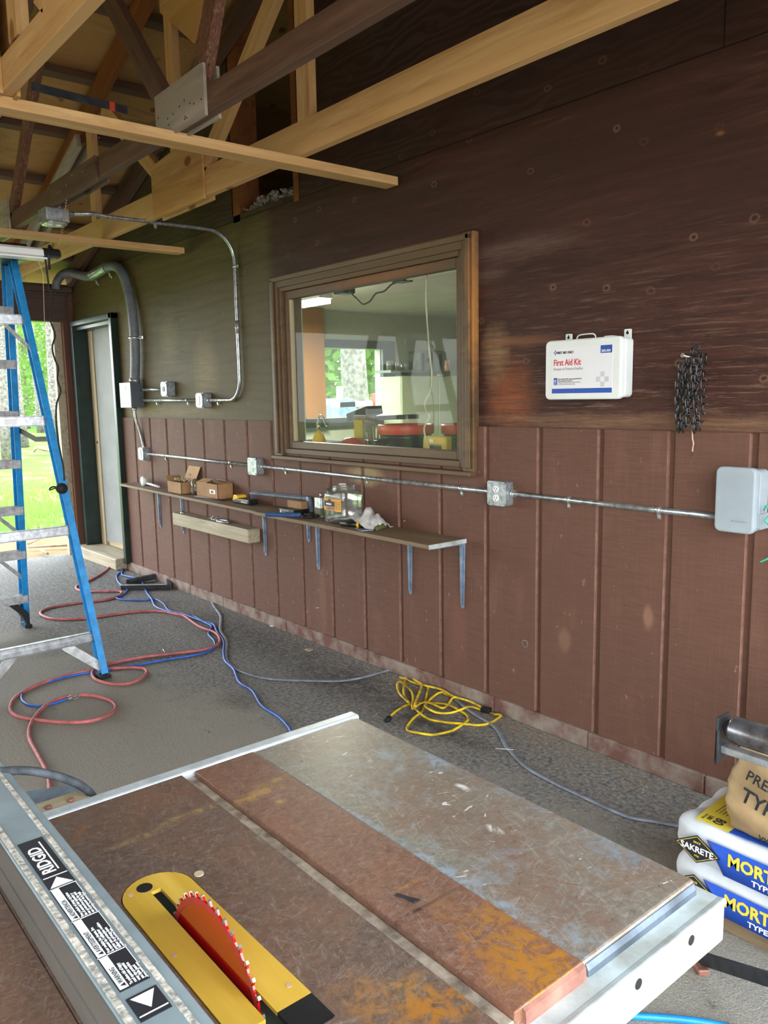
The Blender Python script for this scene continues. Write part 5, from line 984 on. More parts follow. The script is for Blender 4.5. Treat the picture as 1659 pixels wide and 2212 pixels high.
# motor cover behind
q0, q1, q2, q3 = G(60, 1702, .84), G(160, 1688, .84), G(200, 1728, .84), G(100, 1758, .84)
b = MB(); cc = (q0+q1+q2+q3)/4; b.prism([(q0.x, q0.y-.06), (q0.x, q0.y), (q1.x, q1.y), (-1.160, q2.y), (-1.160, -2.36), (q0.x, -2.36)], .70, .838, 'xy'); b.build('motor_cover', 'blue_steel', o, bevel=.02)
mc = o.children[-1]; mc.data.materials[0] = simple('dark_worn_cover', '5F6A76', .35, .5, .25, 12)
b = MB(); q9 = G(140, 1742, .84); b.prism([(q9.x-.035, q9.y-.045), (q9.x-.035, q9.y+.03), (q9.x+.02, q9.y+.045), (q9.x+.02, q9.y-.045)], .838, .8405, 'xy'); m2 = b.build('cover_window', 'cream_wood', mc); b = MB(); b.cyl((q9.x-.01, q9.y-.02, .8405), (q9.x-.01, q9.y-.02, .844), .005, 12); b.cyl((q9.x-.01, q9.y+.012, .8405), (q9.x-.01, q9.y+.012, .844), .005, 12); b.build('bolt', 'lip_rust', m2)
b = MB(); pts = catmull([WX(-40, 1672, -1.19), WX(0, 1666, -1.19), G(60, 1665, .915), G(120, 1676, .90), G(165, 1692, .875), G(196, 1714, .84), G(212, 1745, .78)], 6); b.tube(pts, .0062, 10); lab(b.build('power_lead', 'lead_grey', o), 'dusty thick black cable over the rear rail')
# fence
FY0, FY1, FZ = -2.398, -2.336, .915
fe = thing('rip_fence', (-.8, -2.367, SZ), 'blue-grey rip fence with black warning sticker lying across the saw table', 'saw fence')
XFa, XFb = -1.36, -.40
b = MB(); b.rbox(XFa, XFb, FY0, FY1, SZ+.001, FZ-.003, .003, axis='x'); b.build('fence_body', 'fence', fe)
b = MB(); b.prism([(FY0-.002, SZ+.002), (FY0, SZ+.002), (FY0, FZ-.004), (FY0-.002, FZ-.004)], XFa, XFb, 'yz'); b.box(XFa, XFb, FY0-.004, FY0-.001, SZ+.030, SZ+.032); lab(b.build('side_face', 'fence_side', fe), 'smooth silver-brown side face')
for yc, w_ in ((FY0+.007, .007), (FY1-.014, .006)):
    b = MB(); b.rbox(XFa, XFb, yc-w_/2, yc+w_/2, FZ-.004, FZ-.0015, .001, axis='x'); lab(b.build('dusty_groove', 'glue', fe), 'sawdust filled groove')
y_s0, y_s1 = FY0+.014, FY1-.020
x_s0, x_s1 = WY(0, 0, 0).x, 0
b = MB(); b.box(-.966, -.652, y_s0, y_s1, FZ-.003, FZ-.0022); b.box(-.640, -.606, y_s0, y_s1, FZ-.003, FZ-.0022); sk = b.build('warning_sticker', 'black_ink', fe)
zt = FZ-.0020; rx, up = (-1, 0, 0), (0, -1, 0)
def T(s, size, m, x, y, bold=.0, sx=1.): text(s, size, m, sk, (x, y, zt), rx, up, bold=bold, sx=sx, extr=.0001)
ym = (y_s0+y_s1)/2
T('RIDGID', .020, 'white_ink', -.881, y_s0+.018, .0005, .98)
b = MB(); b.box(-.956, -.884, y_s0+.0205, y_s0+.0222, zt-.0001, zt+.0001)
b.box(-.8735, -.872, y_s0+.001, y_s1-.001, zt-.0001, zt+.0001); b.prism([(-.850, y_s0+.002), (-.850, y_s1-.002), (-.869, ym)], zt-.0001, zt+.0001, 'xy')
b.prism([(-.637, y_s0+.003), (-.637, y_s1-.003), (-.617, ym)], zt-.0001, zt+.0001, 'xy'); b.box(-.6125, -.611, y_s0+.001, y_s1-.001, zt-.0001, zt+.0001)
b.box(-.847, -.654, y_s0+.0008, y_s0+.009, zt-.0001, zt+.0001); b.box(-.847, -.654, y_s1-.0012, y_s1-.0004, zt-.0001, zt+.0001)
for x_ in (-.847, -.778, -.707): b.box(x_-.0006, x_+.0006, y_s0, y_s1, zt-.0001, zt+.0001)
b.build('sticker_print', 'white_ink', sk)
for x_, s_ in ((-.786, 'ADVERTENCIA'), (-.716, 'AVERTISSEMENT'), (-.662, 'WARNING')):
    text(s_, .0068, 'black_ink', sk, (x_, y_s0+.0075, zt+.0003), rx, up, extr=.0001, sx=.75)
    b = MB(); b.prism([(x_+.0055, y_s0+.0075), (x_+.001, y_s0+.0075), (x_+.00325, y_s0+.003)], zt, zt+.0004, 'xy'); b.build('warning_triangle', 'black_ink', sk)
bl_ = ['Para reducir el riesgo de lesion', 'lea el manual del operador y', 'use proteccion para los ojos', 'use el protector de la hoja', 'mantenga las manos lejos']
fr_ = ['Pour reduire les risques, lire', 'le manuel de l utilisateur', 'porter une protection oculaire', 'utiliser le protege-lame', 'garder les mains loin']
en_ = ['To reduce risk of injury', 'read operator manual', 'wear eye protection', 'use blade guard', 'keep hands away']
for x_, arr in ((-.780, bl_), (-.709, fr_), (-.655, en_)):
    for i, t_ in enumerate(arr): text(t_, .0042, 'white_ink', sk, (x_, y_s0+.0135+i*.0035, zt), rx, up, extr=.0001, sx=.98 if arr is not en_ else .85, bold=.0001)
# splinter on the table
b = MB(); c = G(877, 1940, SZ+.002); b.prism([(c.x-.012, c.y-.006), (c.x-.002, c.y-.001), (c.x+.012, c.y+.002), (c.x+.014, c.y+.010), (c.x+.002, c.y+.004), (c.x-.013, c.y-.002)], SZ+.0008, SZ+.003, 'xy'); tag(center(b.build('metal_splinter', 'steel_dark')), 'tiny dark metal splinter on the reddish saw top', 'splinter')
# ================================================================ RIGHT SIDE: mortar bags, roller stand
def bag(name, x0, x1, y0, y1, z0, z1, label, rot=0., mat='bag_white', seed=0):
    o = thing(name, ((x0+x1)/2, (y0+y1)/2, z0), label, 'bag', 'stacked mortar bags'); n, m_ = 40, 26; rs_ = random.Random(seed); ph = [rs_.uniform(0, 6) for _ in range(6)]
    hx, hy, hz = (x1-x0)/2, (y1-y0)/2, (z1-z0)/2; cx_, cy_, cz_ = (x0+x1)/2, (y0+y1)/2, (z0+z1)/2
    bm = bmesh.new(); bmesh.ops.create_cube(bm, size=2); bmesh.ops.subdivide_edges(bm, edges=bm.edges, cuts=22, use_grid_fill=True)
    for v in bm.verts:
        x, y, z = v.co; e = 6.; k_ = (abs(x)**e+abs(y)**e+abs(z)**3.2)**(1/5.) if True else 1
        x2, y2, z2 = x/max(k_, .001)**.9, y/max(k_, .001)**.9, z/max(k_, .001)**.75
        w_ = .004*math.sin(5*x+ph[0]+4*y)+.003*math.sin(9*y+ph[1]+3*x)+.002*math.sin(13*x+ph[2]+5*z)
        v.co = Vector((cx_+x2*hx*1.02+w_*x, cy_+y2*hy*1.02+w_*y*.35, cz_+z2*hz*1.04+w_*.7*z))
        v.co.z = min(max(v.co.z, z0), z1+.0028); v.co.y = max(v.co.y, y0-.0098)
    me = bpy.data.meshes.new('sack'); bm.to_mesh(me); bm.free(); me.transform(Matrix.Translation(-Vector(o.location))); s_ = bpy.data.objects.new('sack', me); COL.objects.link(s_); s_.parent = o
    me.materials.append(MT[mat]); me.polygons.foreach_set('use_smooth', [True]*len(me.polygons)); return o
BR = .10
def lblz(x, y, z): return (x, y, z)
def mortar(z0, label, seed, dx, top=False):
    x0, x1, y0, y1, h = -1.115+dx, -.50+dx, -.675, -.36, .115
    o = bag('mortar_bag', x0, x1, y0, y1, z0, z0+h, label, seed=seed); yf = y0-.0105
    b = MB(); nseg = 24
    def strip(z_a, z_b, xa, xb, m, name, off=0., slant=0.):
        vs = []; 
        for i in range(nseg+1):
            x = xa+(xb-xa)*i/nseg; t = abs((x-(x0+x1)/2)/((x1-x0)/2)); yy = yf-off+.02*max(0, t-.82)/.18*(1 if t > .82 else 0)
            for zz in (z_a, z_b): vs.append((x+(slant if zz == z_a else 0)*(1-i/nseg), yy, zz))
        q_ = MB(); q_.add(vs, [(2*i, 2*i+2, 2*i+3, 2*i+1) for i in range(nseg)], 0, True); q_ = q_.build(name, m, o); sm_ = q_.modifiers.new('s', 'SOLIDIFY'); sm_.thickness = .0006; return q_
    zm = z0+h*.47
    strip(z0+.012, z0+h*.80, x0+.11, x1-.01, 'bag_blue', 'blue_panel', .003, .05)
    cx_ = x0+.085; b = MB(); hw, hh = .066, .040
    b.prism([(cx_-hw, zm), (cx_, zm-hh), (cx_+hw, zm), (cx_, zm+hh)], yf-.0052, yf-.0044); dg = b.build('diamond_badge', 'black_ink', o)
    b = MB()
    for (ax, az), (bx, bz) in zip([(-1, 0), (0, -1), (1, 0), (0, 1)], [(0, -1), (1, 0), (0, 1), (-1, 0)]):
        k1, k2 = .86, .90; b.add([(cx_+ax*hw*k1, yf-.0056, zm+az*hh*k1), (cx_+bx*hw*k1, yf-.0056, zm+bz*hh*k1), (cx_+bx*hw*k2, yf-.0056, zm+bz*hh*k2), (cx_+ax*hw*k2, yf-.0056, zm+az*hh*k2)], [(0, 1, 2, 3)])
    b.build('badge_line', 'yellow_ink', dg)
    text('SAKRETE', .024, 'white_ink', dg, (cx_, yf-.0060, zm-.009), align='CENTER', bold=.0005, sx=.98); text('SINCE', .0075, 'yellow_ink', dg, (cx_, yf-.0060, zm+.016), align='CENTER'); text('1936', .0075, 'yellow_ink', dg, (cx_, yf-.0060, zm-.022), align='CENTER')
    text('MORTAR', .047, 'yellow_ink', o, (x0+.17, yf-.0048, zm-.008), bold=.0016, sx=.92); text('TYPE N', .020, 'white_ink', o, (x0+.235, yf-.0048, zm-.033), bold=.0005, sx=1.2)
    if top:
        zt_ = z0+h+.0045; b = MB(); PG = [G(*q_, zt_) for q_ in ((1496, 1771), (1567, 1802), (1640, 1752), (1574, 1709))]; b.prism([(q_.x, max(q_.y, y0+.02)) for q_ in PG], zt_-.001, zt_, 'xy'); tp = b.build('yellow_panel', 'yellow_ink', o)
        b = MB(); b.prism([(PG[1].x+.001, max(PG[1].y, y0+.02)), (x1-.03, y0+.04), (x1-.03, -.40), (PG[2].x+.001, PG[2].y)], zt_-.001, zt_, 'xy'); b.build('blue_top_panel', 'bag_blue', o)
        q8 = G(1532, 1779, zt_); text('80', .042, 'black_ink', tp, (q8.x+.0, q8.y+.045, zt_+.0004), (0, -1, 0), (1, 0, 0), bold=.0006, sx=.8, name='weight_number'); text('LBS', .016, 'black_ink', tp, (q8.x-.018, q8.y+.042, zt_+.0004), (0, -1, 0), (1, 0, 0), bold=.0003); text('36.3 KG', .009, 'black_ink', tp, (q8.x-.030, q8.y+.042, zt_+.0004), (0, -1, 0), (1, 0, 0))
        b = MB()
        for i in range(4): b.box(q8.x-.02+i*.010, q8.x-.0185+i*.010, q8.y+.07, q8.y+.145, zt_-.0002, zt_+.0004)
        b.build('small_print', 'black_ink', tp)
    return o
b0 = lumber('plank', (-1.06, -.62, .018), (-.35, -.62, .018), .036, .10, 'shelf_wood'); tag(b0, 'brown plank under the front of the mortar bags', 'plank')
b0 = lumber('plank', (-1.06, -.42, .018), (-.35, -.42, .018), .036, .10, 'shelf_wood'); tag(b0, 'brown plank under the back of the mortar bags', 'plank')
lo = mortar(.037, 'lower white and blue mortar bag, partly hidden behind the saw rail', 3, -.005)
up_ = mortar(.153, 'upper white and blue mortar bag with yellow top panel', 5, .0, True)
# tan paper bag standing on top
o = thing('paper_sack', (-.795, -.53, .273), 'tan paper sack slumped upright on the mortar bags behind the roller', 'bag')
def sack():
    bm = bmesh.new(); bmesh.ops.create_cube(bm, size=2); bmesh.ops.subdivide_edges(bm, edges=bm.edges, cuts=20, use_grid_fill=True)
    for v in bm.verts:
        x, y, z = v.co; k_ = (abs(x)**5+abs(y)**5+abs(z)**8)**(1/6.); x2, y2, z2 = x/k_**.85, y/k_**.85, z/k_**.3; bul = 1-.06*z-.04*abs(z)**3
        w_ = .004*math.sin(5*z+4*x)+.0025*math.sin(9*z+5*y+2*x)+.0015*math.sin(20*(z+x*.8)); v.co = Vector((x2*.195*bul+w_*x, y2*.115*bul+w_*y+.012*z, .128+z2*.125))
        v.co.z = max(0, v.co.z)
    me = bpy.data.meshes.new('sack'); bm.to_mesh(me); bm.free(); me.materials.append(MT['bag_brown']); me.polygons.foreach_set('use_smooth', [True]*len(me.polygons))
    s_ = bpy.data.objects.new('sack', me); COL.objects.link(s_); s_.parent = o
sack()
ysf = -.53-.122
text('PRES', .042, 'steel_dark', o, (-.925, ysf-.006, .437), (1, 0, -.38), (.25, 0, 1), bold=.0006, sx=.85); text('TYPE', .058, 'steel_dark', o, (-.935, ysf-.010, .378), (1, 0, -.38), (.25, 0, 1), bold=.0012, sx=.85); text('W', .03, 'steel_dark', o, (-.885, ysf-.004, .282), (1, 0, -.1), (0, 0, 1), sx=.9)
# roller stand
o = thing('roller_stand', (-.6, -.95, 0), 'steel roller stand at the right edge in front of the paper sack', 'roller stand'); yr = -1.0; c0 = WY(1573, 1572, yr); zc = c0.z; xr = c0.x
b = MB(); b.lathe((xr, yr, zc), [(0, 0), (.018, 0), (.02, .006), (.025, .008), (.029, .014), (.029, .52), (0, .52)], 28, axis='x'); b.build('roller', 'roller', o)
b = MB(); b.lathe((xr, yr, zc), [(0, -.004), (.010, -.004), (.013, -.002), (.016, -.001), (.016, .002)], 20, axis='x'); b.build('bearing', 'alu_dull', o)
b = MB(); b.rbox(xr-.014, xr-.009, yr-.028, yr+.028, zc-.075, zc+.026, .004, axis='x'); b.box(xr-.014, xr-.006, yr-.028, yr-.022, zc-.078, zc-.0); b.build('end_plate', 'steel_dark', o, bevel=.002)
b = MB(); b.box(xr-.009, xr+.56, yr-.012, yr+.012, zc-.056, zc-.040); b.build('cross_bar', 'alu', o, bevel=.002); b = MB(); b.cyl((xr-.017, yr-.012, zc+.012), (xr-.013, yr-.012, zc+.012), .005, 8); b.build('bolt', 'zinc', o)
b = MB(); b.box(xr+.24, xr+.28, yr-.02, yr+.02, .2, zc-.05); b.build('post', 'steel_dark', o)
f0 = Vector((-.935, -.845, .02)); b = MB(); b.obox(f0, (xr+.26, yr, .22), .03, .012, (0, 0, 1)); b.build('leg', 'steel_dark', o); b = MB(); b.obox((-.975, -.815, .008), (-.90, -.872, .008), .016, .028); lab(b.build('foot', 'lip_rust', o, bevel=.003), 'worn rusty foot plate')
b = MB(); b.obox((-.14, -.845, .02), (xr+.26, yr, .22), .03, .012); b.obox((xr+.26, yr-.35, .02), (xr+.26, yr, .22), .03, .012, (1, 0, 0)); b.build('leg', 'steel_dark', o)
# ================================================================ INSIDE THE ROOM
o = thing('workbench', (-4.0, .45, 0), 'dark workbench top just behind the window glass', 'workbench'); ZB = .97
b = MB(); b.box(-6.2, -2.0, .16, .82, ZB-.04, ZB); b.build('bench_top', 'steel_dark', o, bevel=.003)
for x_ in (-6.1, -4.1, -2.1): b = MB(); b.box(x_-.04, x_+.04, .2, .28, .02, ZB-.04); b.build('leg', 'post_brown', o)
def bucket(cx_, cy_, label):
    o = thing('bucket', (cx_, cy_, ZB), label, 'bucket', 'red-lidded buckets on the bench'); b = MB(); b.lathe((cx_, cy_, ZB), [(0, 0), (.122, 0), (.126, .02), (.138, .22), (.144, .222), (.144, .238), (.14, .24), (.143, .27), (0, .27)], 30); b.build('pail', 'black', o)
    b = MB(); b.lathe((cx_, cy_, ZB+.27), [(0, .006), (.135, .006), (.14, .028), (.152, .03), (.158, .022), (.157, -.022), (.150, -.026), (.146, -.02)], 30); b.build('lid', 'red_plastic', o)
    b = MB(); b.tube([(cx_+.02, cy_-.15, ZB+.2), (cx_+.05, cy_-.165, ZB+.17), (cx_+.12, cy_-.12, ZB+.12)], .002, 6); b.build('wire_handle', 'zinc', o); return o
bucket(-3.40, .36, 'black bucket with red lid, leftmost of three behind the window glass'); bucket(-3.12, .58, 'black bucket with red lid, middle one of three behind the glass'); bucket(-2.86, .76, 'black bucket with red lid, rightmost at the window edge')
o = thing('yellow_bottle', (-4.13, .3, ZB), 'yellow gas bottle with brass torch at the lower left of the glass', 'bottle')
q = WY(689, 950, .32); b = MB(); b.lathe((q.x, .32, ZB), [(0, 0), (.04, 0), (.042, .01), (.042, .19), (.03, .225), (.012, .235), (.012, .25), (0, .25)], 20); b.build('cylinder', 'yellow_plastic', o)
b = MB(); b.cyl((q.x, .277, ZB+.12), (q.x, .2765, ZB+.12), .001, 4); b.rbox(q.x-.035, q.x+.035, .276, .279, ZB+.09, ZB+.165, .004); b.build('paper_label', 'white_ink', o)
b = MB(); b.cyl((q.x, .32, ZB+.25), (q.x, .32, ZB+.30), .013, 10); b.tube(catmull([(q.x, .32, ZB+.30), (q.x+.01, .32, ZB+.34), (q.x+.05, .32, ZB+.33), (q.x+.09, .32, ZB+.27)], 4), .008, 8); b.build('torch_head', 'silver', o)
b = MB(); q = WY(756, 955, .26); b.lathe((q.x, .27, ZB), [(0, 0), (.085, 0), (.082, .14), (.07, .19), (.04, .215), (0, .22)], 9); o = b.build('red_funnel', 'red_plastic'); tag(center(o), 'red faceted plastic container low behind the window glass', 'container')
o = thing('tin_can', (-3.7, .3, ZB), 'shiny tin can of tools behind the window glass', 'can'); q = WY(806, 950, .30); b = MB(); b.lathe((q.x, .32, ZB), [(0, 0), (.062, 0), (.064, .005), (.062, .01), (.062, .205), (.065, .21), (.058, .212), (.058, .02), (0, .02)], 28); b.build('can', 'silver', o)
b = MB(); rr = random.Random(6)
for i in range(6): a = i*1.05; b.cyl((q.x+.02*math.cos(a), .32+.02*math.sin(a), ZB+.1), (q.x+.06*math.cos(a), .32+.05*math.sin(a), ZB+.27+rr.uniform(-.02, .03)), .006, 8)
b.build('tool_handles', 'grey_wood', o)
o = thing('product_box', (-4.0, .6, ZB), 'upright printed box with yellow panel behind the tin can', 'box'); q = WY(780, 955, .5); b = MB(); q0 = WY(765, 950, .5).x; q1 = WY(790, 950, .5).x; b.box(q0, q1, .5, .58, ZB, ZB+.34); b.build('carton', 'grey_ply', o, bevel=.002); b = MB(); b.box(q0+.005, q1-.03, .498, .5, ZB+.2, ZB+.31); b.build('yellow_panel', 'yellow_ink', o)
b = MB(); b.obox(WY(765, 902, .62), WY(810, 885, .62), .05, .12, (.3, 0, 1)); b.obox(WY(825, 903, .9), WY(890, 900, .9), .03, .12); tag(center(b.build('dark_tray', 'steel_dark')), 'dark angled tray leaning above the bench clutter', 'tray')
o = thing('staple_gun', (-2.95, .22, ZB), 'yellow-orange staple gun frame at the lower right of the glass', 'tool'); a0, a1 = WY(915, 970, .22), WY(972, 972, .22); b = MB(); zt_ = WY(940, 942, .22).z; b.prism([(a0.x, ZB), (a0.x+.035, ZB), (a0.x+.06, zt_-.045), (a1.x-.045, zt_-.045), (a1.x-.045, ZB), (a1.x, ZB), (a1.x-.005, zt_), (a0.x+.02, zt_)], .2, .24)
b.build('frame', 'yellow_plastic', o, bevel=.006); b = MB(); b.box(a0.x+.07, a0.x+.10, .196, .2, zt_-.03, zt_-.015); b.build('badge', 'white_ink', o); b = MB(); b.box(a0.x+.055, a1.x-.06, .21, .23, zt_-.09, zt_-.05); b.build('trigger', 'black', o)
b = MB(); rr = random.Random(14)
for i in range(26):
    x_ = rr.uniform(-4.6, -3.9); y_ = rr.uniform(.3, .75); b.obox((x_, y_, ZB+.01+.02*(i % 4)), (x_+rr.uniform(-.12, .12), y_+rr.uniform(-.08, .08), ZB+.03+.02*(i % 4)+rr.uniform(0, .06)), .02, .025)
tag(b.build('bench_clutter', 'black'), 'heap of dark tools and parts along the bench behind the glass', 'clutter', kind='stuff')
b = MB(); b.tube(catmull([WY(x_, y_, .12) for x_, y_ in ((922, 560), (922, 590), (921, 650), (925, 720), (928, 760), (933, 810), (930, 845), (918, 870), (922, 890), (928, 900), (918, 920), (917, 935), (925, 960), (927, 972))], 5), .0045, 7); tag(center(b.build('ivory_cable', 'cord_white')), 'ivory cord hanging down just inside the window glass', 'cord')
# wall cabinet left of the far window
XC = -7.35; a0 = WX(640, 905, XC); a1 = WX(706, 903, XC); o = thing('wall_cabinet', (-7.45, (a0.y+a1.y)/2, a1.z), 'tall honey-coloured wooden cabinet seen through the left of the window', 'cabinet')
b = MB(); b.box(-7.598, XC-.02, a0.y-.7, a1.y, a1.z, 2.384); b.build('body', 'cab_wood', o); b = MB(); b.box(XC-.019, XC, a0.y-.7, a1.y-.003, a1.z+.003, 2.38); b.build('door', 'cab_wood', o, bevel=.003)
b = MB(); b.box(-7.598, -7.0, .9, WY0+.1, .02, .95); tag(center(b.build('low_cabinet', 'steel_dark', bevel=.01)), 'dark low cabinet below the honey-coloured one', 'cabinet')
# green cabinet, shelf, cooler
o = thing('fridge', (-7.2, 4.6, .02), 'pale green cabinet with two doors on the right of the inner room', 'cabinet'); xf = -7.2
a0 = WX(868, 812, xf); a1 = WX(1010, 800, xf); am = WX(948, 805, xf); b = MB(); b.box(-7.595, xf-.02, a0.y, a1.y+.4, .02, a0.z); b.build('body', 'cab_green', o, bevel=.01)
b = MB(); b.box(xf-.019, xf, a0.y+.003, am.y-.004, .1, a0.z-.005); b.build('door', 'cab_green', o, bevel=.006); b = MB(); b.box(xf-.019, xf, am.y+.004, a1.y+.39, .1, a0.z-.005); b.build('door', 'cab_green', o, bevel=.006)
b = MB(); b.box(xf-.02, xf+.03, am.y-.015, am.y+.05, a0.z-.001, a0.z+.02); b.build('hinge', 'cab_green', o)
a0 = WX(838, 783, -7.35); a1 = WX(912, 800, -7.35); b = MB(); b.box(-7.598, -7.3, a0.y, a1.y+.1, a1.z-.03, a1.z); o = b.build('wall_shelf', 'panel_side'); tag(center(o), 'small grey shelf of jars beside the inner window', 'shelf')
for i in range(4):
    yy = a0.y+.06+.13*i; b = MB(); b.lathe((-7.38, yy, a1.z), [(0, 0), (.045, 0), (.045, .09), (.035, .1), (.035, .11), (0, .11)], 14); o = b.build('jar', 'clear' if i % 2 else 'panel_side')
    tag(center(o), ('leftmost', 'second', 'third', 'rightmost')[i]+' of four small jars on the grey inner shelf', 'jar')
q0 = WX(905, 757, -7.3); q1 = WX(962, 757, -7.3); zb_ = WX(948, 805, xf).z+.0; o = thing('equipment_case', (-7.35, (q0.y+q1.y)/2, zb_), 'grey hard-shell equipment case on top of the pale green cabinet', 'case')
b = MB(); b.rbox(-7.5, -7.28, q0.y, q1.y, zb_+.02, q0.z, .03, axis='x'); b.build('shell', 'panel_side', o, bevel=.01); b = MB(); b.box(-7.281, -7.277, q0.y+.1, q0.y+.19, q0.z-.14, q0.z-.09); b.build('badge', 'black', o)
b = MB(); b.box(-7.29, -7.27, q0.y+.03, q0.y+.06, zb_+.02, q0.z-.03); b.box(-7.29, -7.27, q1.y-.12, q1.y-.09, zb_+.02, q0.z-.03); b.build('latch', 'black', o)
b = MB(); qq = WX(970, 800, -7.25); b.lathe((-7.3, qq.y, zb_+.02), [(0, 0), (.05, 0), (.055, .05), (.045, .1), (.05, .13), (0, .14)], 16); tag(center(b.build('pink_jar', 'copper')), 'pink-lidded jar beside the grey equipment case', 'jar')
b = MB(); qq = WX(858, 858, -7.59); b.box(-7.6, -7.59, qq.y-.05, qq.y+.05, qq.z-.09, qq.z+.06); tag(center(b.build('wall_switch', 'panel_side')), 'grey switch plate right of the inner window', 'switch')
# lamps on the inner ceiling
o = thing('ceiling_lamp', (-6.0, 1.5, 2.3), 'glowing tube lamp at the top left of the window view', 'ceiling lamp')
b = MB(); b.box(-6.27, -5.78, 1.48, 1.62, 2.265, 2.31); b.build('housing', 'white', o); b = MB(); b.box(-6.25, -5.8, 1.49, 1.61, 2.225, 2.265); b.build('tube', 'lamp_on', o)
qe = WY(745, 630, 1.5); b = MB(); b.rbox(qe.x-.08, qe.x+.06, 1.44, 1.56, qe.z-.02, qe.z+.04, .02, axis='y'); b.build('end_cap', 'black', o)
pts = [WY(x_, y_, 1.5) for x_, y_ in ((755, 630), (768, 643), (780, 655), (787, 657), (800, 650), (812, 634), (830, 629), (845, 615), (858, 610))]; b = MB(); b.tube(catmull(pts, 4), .007, 7); b.build('linking_cord', 'black', o)
q0, q1 = WY(858, 603, 1.5), WY(1000, 590, 1.5); o = thing('ceiling_lamp', (q0.x, 1.5, q0.z), 'unlit tube lamp at the top right of the window view', 'ceiling lamp'); b = MB(); b.box(q0.x, q0.x+.12, 1.45, 1.55, q0.z-.03, q0.z+.05); b.build('end_cap', 'black', o)
b = MB(); b.cyl((q0.x+.1, 1.5, q0.z+.01), (-2.9, 1.5, q0.z+.01), .035, 14); b.build('tube', 'room_ceil', o)
ld = bpy.data.lights.new('ceiling_lamp_light', 'AREA'); ld.shape = 'RECTANGLE'; ld.size = .5; ld.size_y = .12; ld.energy = 45; ld.color = (1, .96, .86); lo_ = bpy.data.objects.new('ceiling_lamp_light', ld); COL.objects.link(lo_); lo_.location = (-6.0, 1.55, 2.21)
# ================================================================ OUTSIDE
def tree(base, hgt, r, name, label, crown=True, seed=0, leaf='leaf', low=1.5, nleaf=1500, spread=2.2, ls=.09):
    o = thing(name, base, label, 'tree', 'trees beyond the lawn'); rt = random.Random(seed); B = Vector(base); pts = []; rs_ = []
    for i in range(9): t = i/8; pts.append(B+Vector((.12*math.sin(t*3+seed), .10*math.sin(t*4+seed*2), t*hgt))); rs_.append(r*(1-.55*t)*(1.25 if i == 0 else 1))
    b = MB(); b.tube(pts, rs_, 12)
    for i in range(9):
        z = hgt*(.35+.065*i); a = rt.uniform(0, 6.28); L = rt.uniform(.6, 1.6); s_ = B+Vector((0, 0, z)); b.tube([s_, s_+Vector((math.cos(a)*L*.5, math.sin(a)*L*.5, .15)), s_+Vector((math.cos(a)*L, math.sin(a)*L, .1))], [.03, .02, .008], 5)
    b.build('trunk', 'bark', o)
    if crown:
        b = MB()
        for i in range(nleaf):
            t = rt.random()**.8; z = low+(hgt*1.05-low)*t; R_ = spread*(.55+.45*math.sin(math.pi*min(1, t*.9+.15))); a = rt.uniform(0, 6.28); rr_ = R_*rt.random()**.5
            c = B+Vector((math.cos(a)*rr_, math.sin(a)*rr_, z)); u = Vector((rt.gauss(0, 1), rt.gauss(0, 1), rt.gauss(0, 1))).normalized(); v = u.orthogonal().normalized(); s_ = rt.uniform(.6, 1.4)*ls
            b.add([c-u*s_, c+v*s_*.6, c+u*s_, c-v*s_*.6], [(0, 1, 2, 3)])
        b.build('foliage', leaf, o)
    return o
def gp(px, py): q = G(px, py, 0); return (q.x, q.y, 0)
tree(gp(8, 1000), 9, .13, 'pine_tree', 'grey-trunked tree at the left edge of the far opening', seed=1, low=4, leaf='leaf2', nleaf=900)
tree(gp(52, 965), 10, .17, 'pine_tree', 'grey tree trunk just right of the ladder rails, beyond the lawn', seed=2, low=4.5, leaf='leaf', nleaf=900)
tree(gp(122, 955), 10, .19, 'pine_tree', 'pale grey tree trunk beside the opening post', seed=3, low=4.5, leaf='leaf2', nleaf=900)
tree(gp(86, 935), 11, .16, 'pine_tree', 'slim distant tree trunk between two nearer ones', seed=4, low=4, leaf='leaf', nleaf=1100)
tree(gp(30, 940), 11, .2, 'pine_tree', 'distant tree trunk seen between the ladder rails', seed=5, low=4, leaf='leaf2', nleaf=1100)
for i, (px_, py_) in enumerate(((-40, 925), (15, 920), (60, 926), (105, 919), (150, 928))):
    tree(gp(px_, py_), 9, .12, 'leafy_shrub_tree', ('leafy tree far left behind the lawn', 'leafy tree behind the ladder, second from the left', 'leafy tree in the middle of the woodland edge', 'leafy tree behind the trunk pair at right', 'leafy tree partly hidden by the opening post')[i], seed=20+i, low=.2, leaf=('leaf', 'leaf2')[i % 2], nleaf=4200, spread=2.5, ls=.12)
b = MB(); rr = random.Random(31)
for i in range(16000):
    x = -8.6-abs(rr.gauss(0, 5)); y = rr.uniform(-1.5, 6) if rr.random() < .8 else rr.uniform(-6, 10)
    if math.sin(x*.9+y*.5)+math.sin(y*1.3) < -.7: continue
    h_ = rr.uniform(.03, .10); a = rr.uniform(0, 3.14); dx, dy = .006*math.cos(a)*2, .006*math.sin(a)*2; b.add([(x-dx, y-dy, -.03), (x+dx, y+dy, -.03), (x+rr.uniform(-.03, .03), y+rr.uniform(-.03, .03), h_)], [(0, 1, 2)])
tag(b.build('grass', 'grass'), 'bright green grass blades on the lawn outside the far opening', 'grass', kind='stuff')
